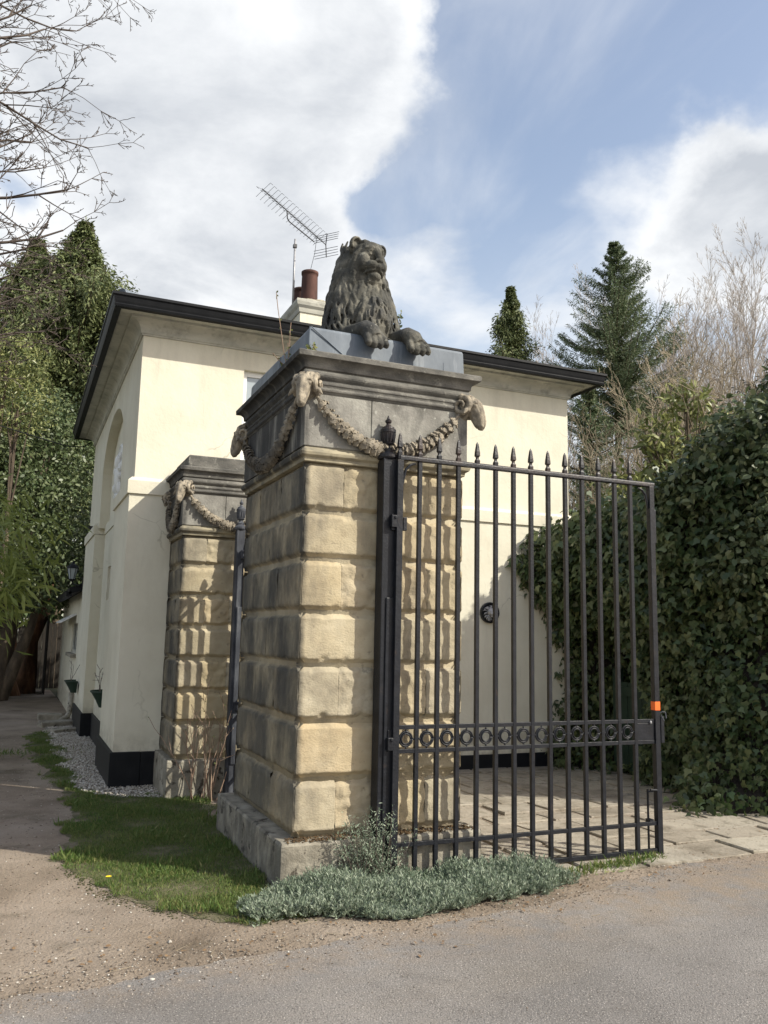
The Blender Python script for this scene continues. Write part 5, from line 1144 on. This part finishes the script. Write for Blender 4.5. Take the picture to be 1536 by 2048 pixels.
def bamboo(loc, seed, label, n=16, H=3.6):
    e = empty('bamboo_clump', loc, label, 'bamboo', 'bamboo clumps'); r = np.random.default_rng(seed); segs = []; P = []; D = []; N_ = []; S = []
    for i in range(n):
        a = r.uniform(-0.9, 0.9); h = np.array([math.cos(a), math.sin(a) * 0.8, 0]); p = np.array([r.uniform(-.3, .3), r.uniform(-.3, .3), 0.0]); q = p; L_ = H * r.uniform(0.75, 1.1)
        for k in range(12):
            t = (k + 1) / 12; nx = p + h * (0.95 * t ** 2.2) * r.uniform(0.9, 1.1) + np.array([0, 0, L_ * (t - 0.36 * t ** 3.5)]); segs.append((*q, *nx, 0.012 * (1.1 - t), 0.011 * (1.05 - t)))
            if t > 0.45:
                for _ in range(6):
                    P.append(q + (nx - q) * r.random() + r.normal(size=3) * 0.15); D.append(h * r.uniform(0.1, 1) + r.normal(size=3) * 0.7 + np.array([0, 0, -0.8])); N_.append(r.normal(size=3) + np.array([0, 0, 0.6])); S.append(r.uniform(0.2, 0.36))
            q = nx
    V, F = segs_mesh(segs, 5); o = fast('cane', V, F, M['bamboo'], e); o['kind'] = 'stuff'; o.matrix_parent_inverse = Matrix.Identity(4)
    V, F = leaves(np.array(P), np.array(D), np.array(N_), np.array(S), 'blade'); o = fast('foliage', V, F, M['bamboo'], e); o.matrix_parent_inverse = Matrix.Identity(4)
bamboo((-0.72, 12.6, 0), 1, 'arching yellow green bamboo at the left photo edge', H=4.6)
bamboo((-0.95, 14.0, 0.3), 2, 'smaller higher bamboo spray just above the large one', 12, 5.0)
def old_trunk(loc, pts, rad, label, seed):
    e = empty('old_tree', loc, label, 'tree', 'old trunks beside the drive'); b = MB(); b.tube(pts, rad, 14)
    rr = random.Random(seed); vs = []
    for v in b.v: 
        q = Vector(v); nn = noise.fractal(q * 2.2 + Vector((seed, 0, 0)), 1, 2, 4) * 0.12; vs.append(q + Vector((q.x, q.y, 0)).normalized() * nn)
    b.v = [tuple(v) for v in vs]; o = part('trunk', b, M['redbark'], e, smooth=True)
    r = np.random.default_rng(seed); top = pts[-1]; V, F = blob_leaves([(top[0], top[1], top[2] + 0.7, 1.3, 1.0, 1.0), (top[0] - 0.8, top[1], top[2] + 0.5, 1.1, 1.0, 0.9)], 3500, (0.08, 0.14), 'oval', r)
    o = fast('crown', V, F, M['holly'], e); o.matrix_parent_inverse = Matrix.Identity(4)
old_trunk((-0.35, 24.5, 0), [(0.15, 0, -0.1), (0.1, 0, 0.5), (0.15, 0, 1.3), (0.0, 0, 2.2), (-0.2, 0, 3.2)], [0.42, 0.30, 0.25, 0.24, 0.22], 'thick dark trunk with reddish bark at the end of the drive, left one', 3)
old_trunk((0.35, 25.3, 0), [(-0.1, 0, -0.1), (0, 0, 0.6), (0.1, 0, 1.4), (0.28, 0, 2.2), (0.35, 0, 3.2)], [0.34, 0.22, 0.19, 0.17, 0.15], 'reddish forked trunk at the end of the drive, nearer the outbuilding', 4)
leafy('undergrowth_shrub', 'low brownish undergrowth at the foot of the dark trunks', 'shrub', (-1.3, 22.5, 0), [(0, 0, 0.5, 0.9, 1.0, 0.7), (-1.0, 0.4, 0.9, 1.0, 1.0, 1.0), (-0.3, 0.8, 1.3, 0.9, 0.9, 0.9)], 4500, (0.07, 0.13), 'oval', M['holly'], 79, shell=0.7)
for i in range(4):
    x0 = 0.10 + i * 0.0; 
def fence():
    e = empty('board_fence', (-3.2, 27.2, 0), 'dark shaded board fence closing the far end of the drive', 'fence'); b = MB()
    for k in range(34): b.box(k * 0.135, 0, 0, k * 0.135 + 0.128, 0.025, 1.9 + 0.02 * math.sin(k * 3))
    part('board', b, M['wood'], e)
    for k in range(3):
        b = MB(); b.box(k * 2.2, 0.03, 0, k * 2.2 + 0.1, 0.13, 2.0); part('post', b, M['wood'], e)
    e = empty('board_fence', (1.0, 24.6, 0), 'dark tall fence panel standing against the end of the outbuilding', 'fence'); b = MB()
    for k in range(12): b.box(-0.2 - 0.03, 0 + k * 0.14, 0, -0.2, k * 0.14 + 0.133, 2.1)
    part('board', b, M['wood'], e)
fence()
conifer('dark_tree', 'dark conifer closing the view behind the drive at the far left', (-6.0, 36, 0), 14, 5.0, 19, M['darkcon'], 'cyp', dens=1.6, mm=24, lsz=(0.2, 0.4), z0=0.02, slope=0.6)
conifer('dark_tree', 'dark conifer behind the outbuilding and holly', (3.2, 37, 0), 12.5, 4.2, 20, M['darkcon'], 'cyp', dens=1.6, mm=24, lsz=(0.2, 0.4), z0=0.02, slope=0.6)
leafy('evergreen_shrub', 'dark evergreen mass filling the gap behind the holly and fence', 'shrub', (-1.0, 28.6, 0), [(0, 0, 2.4, 2.2, 1.0, 1.4), (-1.8, 0, 4.0, 2.0, 1.0, 1.8), (1.6, 0, 3.6, 1.6, 1.0, 1.6), (0, 0, 5.2, 2.4, 1.0, 1.4)], 12000, (0.12, 0.2), 'oval', M['ivy'], 83, shell=0.8)
leafy('unseen_shade_tree', 'unseen evergreen tree added behind the lodge to shade the far end of the drive', 'tree', (5.2, 19.6, 0), [(0, 0, 6.2, 2.3, 2.0, 2.2), (1.2, 1.5, 5.2, 1.8, 1.8, 1.8), (-0.6, 1.6, 5.6, 1.6, 1.8, 1.6)], 9000, (0.16, 0.28), 'oval', M['ivy'], 84, trunk=(0, 0, -0.1, 0.2), shell=0.8)  # hidden behind the lodge, added to throw shade on the drive end
# big leafless tree reaching in from the upper left
def overhang():
    e = empty('beech_tree', (-2.55, 9.6, 0), 'leafless beech whose dark branches reach in at the upper left corner', 'tree'); rr = random.Random(9); out = [[] for _ in range(10)]
    trunk = [((0, 0, -0.2), (0.05, 0, 3), 0.28, 0.24), ((0.05, 0, 3), (0, 0.1, 6.5), 0.24, 0.18), ((0, 0.1, 6.5), (0.2, 0.1, 10), 0.18, 0.1), ((0.2, 0.1, 10), (0.4, 0, 13), 0.1, 0.04)]
    V, F = segs_mesh([(*a, *b, c, d) for a, b, c, d in trunk], 12); o = fast('trunk', V, F, M['bark'], e, smooth=True); o.matrix_parent_inverse = Matrix.Identity(4)
    limbs = []
    for k in range(34):
        z = 2.9 + k * 0.215; dy = rr.uniform(-0.35, 0.75); dz = rr.uniform(0.42, 0.85) if k > 3 else rr.uniform(0.55, 0.8)
        limbs.append(((0.05, 0.0, z), (1, dy, dz), rr.uniform(2.5, 3.1), 0.026 + 0.014 * rr.random()))
    for k in range(4): limbs.append(((0.05, 0, 4 + k * 1.6), (-0.8, rr.uniform(-1, 1), 0.6), 3.8, 0.05))
    cfg = dict(seg=0.30, wander=0.11, up=lambda dp: 0.05 if dp > 1 else 0.14, minr=0.0034, bare=lambda dp: 0.12 if dp == 3 else 0.05, kids=lambda dp: 3 if dp == 2 else 2, pk=0.85, ang=(22, 50), ratio=(0.22, 0.40))
    for a, d, L_, r_ in limbs: grow(a, d, L_, r_, 3, cfg, out, rr)
    V, F = segs_mesh(out[0], 4); o = fast('crown', V, F, M['twig'], e); o.matrix_parent_inverse = Matrix.Identity(4)
    return len(out[0])
print('overhang segs', overhang())

# ------------------------------------------------------------------ ground cover, grass, stones
def inside(px, py, poly):
    ins = np.zeros(len(px), bool); n = len(poly)
    for i in range(n):
        x0, y0 = poly[i]; x1, y1 = poly[(i + 1) % n]
        c = ((y0 > py) != (y1 > py)) & (px < (x1 - x0) * (py - y0) / (y1 - y0 + 1e-12) + x0); ins ^= c
    return ins
def scatter(poly, n, r, wobble=0.06):
    P = np.array(poly); lo = P.min(0); hi = P.max(0); out = []
    x = r.uniform(lo[0] - .1, hi[0] + .1, n * 3); y = r.uniform(lo[1] - .1, hi[1] + .1, n * 3)
    dx = wobble * (np.sin(x * 9 + y * 5) + np.sin(x * 23 - y * 17) * 0.6); dy = wobble * (np.sin(y * 11 - x * 4) + np.sin(y * 27 + x * 13) * 0.6)
    k = inside(x + dx, y + dy, poly); return x[k][:n], y[k][:n]
def grass():
    r = np.random.default_rng(3); x, y = scatter(grass_poly, 110000, r, 0.085)
    # thinner towards the edges and in worn patches, denser near the camera
    keep = r.random(len(x)) < np.clip(1.25 - 0.06 * (y - 5), 0.3, 1) * (0.55 + 0.45 * (np.sin(x * 7 + y * 3) + np.sin(x * 3 - y * 8 + 1) > -0.9))
    x, y = x[keep], y[keep]; n = len(x); h = r.uniform(0.016, 0.038, n) * (1 + 0.5 * (np.sin(x * 5 + 2) * np.sin(y * 6)))
    tuft = r.random(n) < 0.02; h = np.where(tuft, h * 1.9, h)
    P = np.stack([x, y, np.full(n, 0.004)], 1); D = r.normal(size=(n, 3)) * 0.5 + np.array([0, 0, 1.0]); V, F = leaves(P, D, rdir(n, r), h, 'blade')
    tag(fast('grass', V, F, M['grass']), 'short mossy grass verge between the dirt track and the pillars', 'grass', kind='stuff')
    # ragged grass by the gate foot and track edge
    P = []
    for cx, cy, rad, k in ((4.25, 5.50, 0.14, 260), (4.55, 5.56, 0.10, 160), (0.2, 13, 0.5, 400), (3.9, 5.42, 0.12, 120), (4.75, 5.6, 0.08, 90)):
        P.append(np.stack([cx + rad * r.normal(size=k) * 0.8, cy + rad * r.normal(size=k) * 0.3, np.full(k, 0.01)], 1))
    P = np.concatenate(P); n = len(P); V, F = leaves(P, r.normal(size=(n, 3)) * 0.6 + np.array([0, 0, 1.0]), rdir(n, r), r.uniform(0.03, 0.09, n), 'blade')
    tag(fast('grass', V, F, M['grass']), 'ragged tufts of grass at the foot of the open gate leaf', 'grass', kind='stuff')
grass()
def sprigs(x, y, z, H, r, nl=11, size=(0.022, 0.036), lean=0.35):
    n = len(x); B = np.stack([x, y, z], 1); D0 = unit(r.normal(size=(n, 3)) * lean + np.array([0, 0, 1.0])); P = []; D = []; N_ = []; S = []
    for k in range(nl):
        t = 0.25 + 0.75 * (k + r.random(n)) / nl; P.append(B + D0 * (H * t)[:, None]); o = rdir(n, r); o[:, 2] = np.abs(o[:, 2]) * 0.6; D.append(o + D0 * 0.9); N_.append(rdir(n, r) + D0 * 0.6); S.append(r.uniform(*size, n) * (1.15 - 0.35 * t))
    return leaves(np.concatenate(P), np.concatenate(D), np.concatenate(N_), np.concatenate(S), 'blade2'), (B, D0, H)
LEAF['blade2'] = [(0, 0, 0), (0.45, 0.13, 0.03), (1, 0, -0.08), (0.45, -0.13, 0.03)]
silver_poly = [(1.42, 5.34), (1.62, 5.20), (2.0, 5.06), (2.5, 5.02), (3.0, 5.06), (3.5, 5.10), (3.74, 5.22), (3.70, 5.44), (3.45, 5.56), (3.2, 5.66), (2.6, 5.74), (1.8, 5.74), (1.70, 5.62), (1.5, 5.5)]
def silver_cover():
    r = np.random.default_rng(8); x, y = scatter(silver_poly, 8500, r, 0.05); n = len(x)
    mound = 0.75 + 0.35 * np.sin(x * 5 + y * 3) * np.sin(y * 7 + 1) + 0.15 * np.sin(x * 13)
    H = r.uniform(0.09, 0.19, n) * mound * np.where(x < 1.75, 0.8, 1) * np.where(y < 5.15, 0.75, 1)
    (V, F), (B, D0, H) = sprigs(x, y, np.full(n, 0.0), H, r, 14, (0.022, 0.042), 0.5)
    tag(fast('silver_ground_cover', V, F, M['silver']), 'mat of silver grey leafy ground cover along the foot of the pillar and gate', 'ground cover', kind='stuff')
silver_cover()
def silver_shrub():
    r = np.random.default_rng(18); e = empty('silver_shrub', (2.42, 5.66, 0), 'upright silver leaved shrub climbing beside the foot of the iron gate post', 'shrub')
    parts = []; st = []
    for k in range(52):
        bx, by = r.uniform(-0.17, 0.10), r.uniform(-0.05, 0.06); tx, tz = bx + r.normal() * 0.10 - 0.03, r.uniform(0.18, 0.60) * (1 - 1.7 * abs(bx)); ty = by + r.uniform(-0.05, 0.03)
        a = np.array([bx, by, 0]); b_ = np.array([tx, ty, tz]); st.append((*a, *(a * .4 + b_ * .6), 0.004, 0.003)); st.append((*(a * .4 + b_ * .6), *b_, 0.003, 0.0015))
        n = int(110 * tz + 30); t = r.random(n) ** 0.8; P = a + (b_ - a) * t[:, None] + r.normal(size=(n, 3)) * 0.022; D = rdir(n, r) + np.array([0, 0, 0.7]); parts.append(leaves(P, D, rdir(n, r) + np.array([0, 0, .5]), r.uniform(0.018, 0.034, n), 'blade2'))
    V, F = merge(parts); o = fast('foliage', V, F, M['silver'], e); o.matrix_parent_inverse = Matrix.Identity(4)
    V, F = segs_mesh(st, 4); o = fast('stem', V, F, M['twig'], e); o['kind'] = 'stuff'; o.matrix_parent_inverse = Matrix.Identity(4)
silver_shrub()
def canes():
    e = empty('rose_bush', (1.90, 9.03, 0), 'nearly leafless thin canes trained against the foot of the smaller pillar', 'bush'); rr = random.Random(6); out = [[] for _ in range(10)]
    cfg = dict(seg=0.12, wander=0.10, up=lambda dp: 0.3, minr=0.0028, bare=lambda dp: 0.25, kids=lambda dp: 1, pk=0.35, ang=(20, 50), ratio=(0.3, 0.5))
    for k in range(15): grow((rr.uniform(-0.16, 0.14), rr.uniform(-0.03, 0.05), -0.02), (rr.gauss(0.02, 0.14), rr.gauss(0, 0.05), 1), rr.uniform(0.5, 1.05), rr.uniform(0.005, 0.009), 1, cfg, out, rr)
    V, F = segs_mesh(out[0], 5); o = fast('cane', V, F, M['redcane'], e); o['kind'] = 'stuff'; o.matrix_parent_inverse = Matrix.Identity(4)
    r = np.random.default_rng(2); n = 60; S = np.array(out[0]); p = S[r.integers(0, len(S), n), 3:6]; V, F = leaves(p, rdir(n, r), rdir(n, r), r.uniform(0.015, 0.03, n), 'oval')
    o = fast('foliage', V, F, M['laurel'], e); o.matrix_parent_inverse = Matrix.Identity(4)
canes()
def stones(name, x, y, z, s, mat, label, cat, seed, flat=0.6):
    r = np.random.default_rng(seed); n = len(x)
    base = np.array([(1, 0, 0), (-1, 0, 0), (0, 1, 0), (0, -1, 0), (0, 0, 1), (0, 0, -1), (.62, .62, .62), (-.62, .62, .5), (.62, -.62, .5), (-.62, -.62, .62)], float)
    tri = np.array([(6, 4, 0), (6, 2, 4), (6, 0, 2), (7, 2, 1), (7, 4, 2), (7, 1, 4), (8, 0, 4), (8, 3, 0), (8, 4, 3), (9, 4, 1), (9, 1, 3), (9, 3, 4), (0, 5, 2), (2, 5, 1), (1, 5, 3), (3, 5, 0)])
    V = base[None] * (1 + 0.28 * r.normal(size=(n, len(base), 3))) * r.uniform(0.65, 1.2, (n, 1, 3)) * np.array([1, 1, flat]); a = r.uniform(0, 6.28, n); c, s_ = np.cos(a), np.sin(a)
    X = V[..., 0] * c[:, None] - V[..., 1] * s_[:, None]; Y = V[..., 0] * s_[:, None] + V[..., 1] * c[:, None]
    V = np.stack([X * s[:, None] + x[:, None], Y * s[:, None] + y[:, None], V[..., 2] * s[:, None] + z[:, None]], -1)
    F = (tri[None] + (np.arange(n) * len(base))[:, None, None]).reshape(-1, 3)
    return tag(fast(name, V.reshape(-1, 3), F, mat), label, cat, kind='stuff')
def loose():
    r = np.random.default_rng(33); x, y = scatter(gravel_poly, 13000, r, 0.05); k = (x < 1.58) & (r.random(len(x)) < np.clip(1.5 - 0.08 * (y - 9), 0.35, 1)); x, y = x[k], y[k]
    stones('gravel', x, y, 0.010 + 0.012 * r.random(len(x)), r.uniform(0.006, 0.016, len(x)), M['stone'], 'pale stone chippings along the foot of the black plinth', 'gravel', 1)
    n = 2600; x = r.uniform(-0.4, 6.5, n); y = r.uniform(4.1, 5.4, n) ; edge = np.interp(x, [-0.5, 1, 2.2, 3.3, 4.1, 4.9, 6], [4.5, 4.66, 4.8, 4.93, 5.16, 5.42, 5.46]); y = edge + r.normal(size=n) * 0.16 + 0.06
    k = (x < 6) & (y < edge + 0.5); x, y = x[k], y[k]
    stones('loose_grit', x, y, np.full(len(x), 0.005), r.uniform(0.0025, 0.0075, len(x)), M['crumb'], 'scattered grit and crumbs of soil along the edge of the road', 'grit', 2)
    n = 5200; x = r.uniform(-1.3, 1.5, n); y = 4.4 + 11 * r.random(n) ** 1.6; k = ~inside(x, y, grass_poly); x, y = x[k], y[k]; s = r.uniform(0.003, 0.009, len(x)); s = np.where(r.random(len(x)) < 0.03, s * 2.2, s)
    stones('loose_grit', x, y, np.full(len(x), 0.001), s, M['crumb'], 'small stones lying scattered over the dirt track at the left', 'grit', 3)
    n = 700; x = r.uniform(-0.8, 5.5, n); y = r.uniform(2.2, 4.7, n); stones('loose_grit', x, y, np.full(n, 0.006), r.uniform(0.0015, 0.004, n), M['crumb'], 'fine grit on the open road surface in the foreground', 'grit', 4)
    # soil crumbs and moss where verge meets track
    P = []; gp = grass_poly
    for i in range(6, 12):
        a, b_ = np.array(gp[i - 1]), np.array(gp[i]); k = 170; t = r.random((k, 1)); P.append(a + (b_ - a) * t + r.normal(size=(k, 2)) * 0.05)
    P = np.concatenate(P); stones('soil_crumbs', P[:, 0], P[:, 1], np.full(len(P), 0.003), r.uniform(0.003, 0.009, len(P)), M['soil'], 'dark soil crumbs where the grass verge meets the track', 'soil', 5)
    x = r.uniform(1.80, 3.25, 900); y = r.uniform(5.755, 5.90, 900); stones('moss', x, y, 0.312 + 0.004 * r.random(900), r.uniform(0.004, 0.011, 900), M['moss'], 'brown moss and litter on the ledge of the large pillar plinth', 'moss', 6)
M['moss'] = material('brown_moss', [(0.3, (0.05, 0.03, 0.015)), (0.6, (0.12, 0.075, 0.035)), (0.8, (0.08, 0.085, 0.03))], 15, 0.95, 0)
M['dandelion'] = material('yellow_petal', [(0.3, (0.85, 0.6, 0.02)), (0.7, (0.9, 0.68, 0.03))], 15, 0.7, 0)
M['leafgreen'] = material('weed_leaf', [(0.3, (0.05, 0.10, 0.02)), (0.7, (0.08, 0.14, 0.03))], 15, 0.6, 0)
loose()
def litter():
    r = np.random.default_rng(91); n = 420; x = r.uniform(-0.6, 6.5, n); y = np.interp(x, [-0.6, 1, 2.2, 3.3, 4.1, 4.9, 6.5], [5.2, 5.0, 4.92, 5.0, 5.3, 5.6, 6.0]) + r.normal(size=n) * 0.28
    P = np.stack([x, y, np.full(n, 0.03 * (0) + 0.012)], 1); D = r.normal(size=(n, 3)) * np.array([1, 1, 0.15]); V, F = leaves(P, D, np.array([[0, 0, 1.0]]) + r.normal(size=(n, 3)) * 0.35, r.uniform(0.012, 0.035, n), 'oval')
    tag(fast('leaf_litter', V, F, M['deadleaf']), 'dry brown leaf litter scattered between the bed and the road', 'leaf litter', kind='stuff')
    segs = []
    for k in range(70):
        x = r.uniform(-0.5, 6); y = np.interp(x, [-0.6, 2.2, 4.1, 6.5], [5.1, 4.95, 5.35, 6.0]) + r.normal() * 0.25; a = r.uniform(0, 6.28); L_ = r.uniform(0.03, 0.13)
        segs.append((x, y, 0.012, x + L_ * math.cos(a), y + L_ * math.sin(a), 0.015, 0.0018, 0.001))
    V, F = segs_mesh(segs, 4); tag(fast('twigs', V, F, M['tantwig']), 'small dry twigs lying along the edge of the road', 'twigs', kind='stuff')
M['deadleaf'] = material('dead_leaf', [(0.3, (0.12, 0.07, 0.035)), (0.7, (0.26, 0.17, 0.09))], 30, 0.8, 0)
litter()
def dandelion():
    e = empty('dandelion', (0.70, 6.28, 0), 'single yellow dandelion flower near the left edge of the grass verge', 'flower'); b = MB(); b.tube([(0, 0, 0), (0.004, 0, 0.035), (0, -0.004, 0.06)], 0.002, 5); part('stem', b, M['leafgreen'], e)
    b = MB(); r = random.Random(1)
    for k in range(26): a = 2 * math.pi * k / 13; q = 0.018 if k < 13 else 0.011; b.add([(0, -0.004, 0.06), (q * math.cos(a - .22), -0.004 + q * math.sin(a - .22), 0.068), (q * 1.1 * math.cos(a), -0.004 + q * 1.1 * math.sin(a), 0.066), (q * math.cos(a + .22), -0.004 + q * math.sin(a + .22), 0.068)], [(0, 1, 2, 3)])
    part('flower_head', b, M['dandelion'], e)
dandelion()
# weeds rooted on the cornice and gutter
def weed(loc, pts_list, nl, size, label, seed, kind='oval', mat=None):
    e = empty('weed', loc, label, 'weed', 'weeds rooted in the stonework'); segs = []; r = np.random.default_rng(seed); P = []
    for pts in pts_list:
        for a, b_ in zip(pts[:-1], pts[1:]): segs.append((*a, *b_, 0.0035, 0.0028))
        pp = np.array(pts, float)
        for _ in range(nl): i = r.integers(0, len(pp) - 1); P.append(pp[i] + (pp[i + 1] - pp[i]) * r.random())
    V, F = segs_mesh(segs, 4); o = fast('stem', V, F, M['redcane'], e); o.matrix_parent_inverse = Matrix.Identity(4)
    P = np.array(P); n = len(P); V, F = leaves(P, rdir(n, r), rdir(n, r), r.uniform(*size, n), kind); o = fast('foliage', V, F, mat or M['laurel'], e); o.matrix_parent_inverse = Matrix.Identity(4)
weed((1.80, 6.22, 3.80), [[(0, 0, 0), (-0.03, 0, 0.12), (-0.06, 0, 0.30), (-0.09, 0, 0.46), (-0.11, 0.0, 0.60)], [(0, 0.02, 0), (0.01, 0, 0.1), (0.0, 0, 0.2)], [(0.01, 0.1, 0), (0.05, 0.12, 0.15), (0.05, 0.12, 0.34), (0.055, 0.12, 0.42)], [(0, 0, 0), (-0.07, 0, 0.05), (-0.12, 0, 0.10)]], 9, (0.012, 0.028), 'straggly dry weed with reddish stems on the left edge of the large cornice', 4)
weed((1.885, 5.83, 3.81), [[(0, 0, 0), (0.01, 0, 0.03), (0.0, 0, 0.07)], [(0, 0, 0), (-0.03, 0, 0.02), (-0.04, 0, 0.05)]], 22, (0.02, 0.035), 'small bright green weed against the front left corner of the lead cap', 5)
weed((4.27, 9.62, 5.55), [[(0, 0, 0), (0.01, 0, 0.12), (0.0, 0, 0.26), (0.03, 0, 0.36)]], 26, (0.035, 0.06), 'leafy sprig growing out of the roof gutter right of the lion', 6, mat=M['spruce'])
# wall planter, stones, wire
def planter(loc, sc, label, seed):
    e = empty('wall_planter', loc, label, 'planter', 'planters on the side wall'); b = MB(); n = 14
    vs = []; prof = [(0.10, 0.0), (0.15, 0.10), (0.21, 0.20), (0.225, 0.205), (0.225, 0.225), (0.205, 0.225), (0.19, 0.19)]
    for r_, z in prof:
        for k in range(n + 1): a = math.pi / 2 + math.pi * k / n; vs.append((r_ * sc * math.cos(a), r_ * sc * 1.15 * math.sin(a), z * sc))
    fs = [(i * (n + 1) + k, i * (n + 1) + k + 1, (i + 1) * (n + 1) + k + 1, (i + 1) * (n + 1) + k) for i in range(len(prof) - 1) for k in range(n)] + [tuple(range(n + 1))]
    b.add(vs, fs); part('pot', b, M['greenpaint'], e)
    b = MB(); b.ell((-0.08 * sc, 0, 0.18 * sc), (0.11 * sc, 0.2 * sc, 0.03), 10); part('soil', b, M['soil'], e)
    rr = random.Random(seed); out = [[]] * 10; out = [[] for _ in range(10)]
    cfg = dict(seg=0.05, wander=0.12, up=lambda dp: 0.5, minr=0.003, bare=lambda dp: 0.2, kids=lambda dp: 1, pk=0.5, ang=(30, 60), ratio=(0.25, 0.4))
    for k in range(3): grow((-0.10 * sc, rr.uniform(-.05, .05), 0.18 * sc), (rr.gauss(0, .2), rr.gauss(0, .2), 1), 0.30 * sc + rr.uniform(0, 0.12), 0.005, 1, cfg, out, rr)
    V, F = segs_mesh(out[0], 4); o = fast('plant', V, F, M['twig'], e); o.matrix_parent_inverse = Matrix.Identity(4)
planter((1.205, 12.35, 0.68), 1.0, 'dark green half round wall planter with a bare twig in the side recess', 1)
planter((1.05, 16.2, 0.62), 0.95, 'dark wall planter beside the downpipe, further along the side wall', 2)
def rock(loc, dims, rz, label):
    b = MB(); c, s_ = math.cos(rz), math.sin(rz); rr = random.Random(hash(label) % 99)
    b.box(-dims[0], -dims[1], -0.02, dims[0], dims[1], dims[2]); b.v = [(loc[0] + (x * (1 + rr.uniform(-.1, .1))) * c - y * s_, loc[1] + x * s_ + y * c * (1 + rr.uniform(-.1, .1)), loc[2] + z * (1 + rr.uniform(-.15, .1))) for x, y, z in b.v]
    tag(b.build('kerb_stone', M['plinth'], bevel=0.02), label, 'stone', 'loose kerb stones by the downpipe')
rock((0.78, 16.6, 0), (0.30, 0.16, 0.10), 0.25, 'long flat kerb stone lying under the downpipe outlet')
rock((0.85, 15.6, 0), (0.26, 0.13, 0.07), 0.5, 'smaller tilted kerb stone in front of the long one')
rock((0.72, 18.0, 0), (0.22, 0.16, 0.10), 0.0, 'farthest dark kerb stone beside the outbuilding wall')
b = MB(); b.tube([(1.06, 16.8, 5.30), (0.90, 16.8, 5.18), (0.6, 16.7, 5.14), (-0.6, 16.2, 5.30), (-2.5, 15.5, 5.75), (-6, 14, 6.8)], 0.010, 6)
tag(b.build('overhead_wire', M['black']), 'thin black overhead wire running from the far eaves to the left', 'wire')
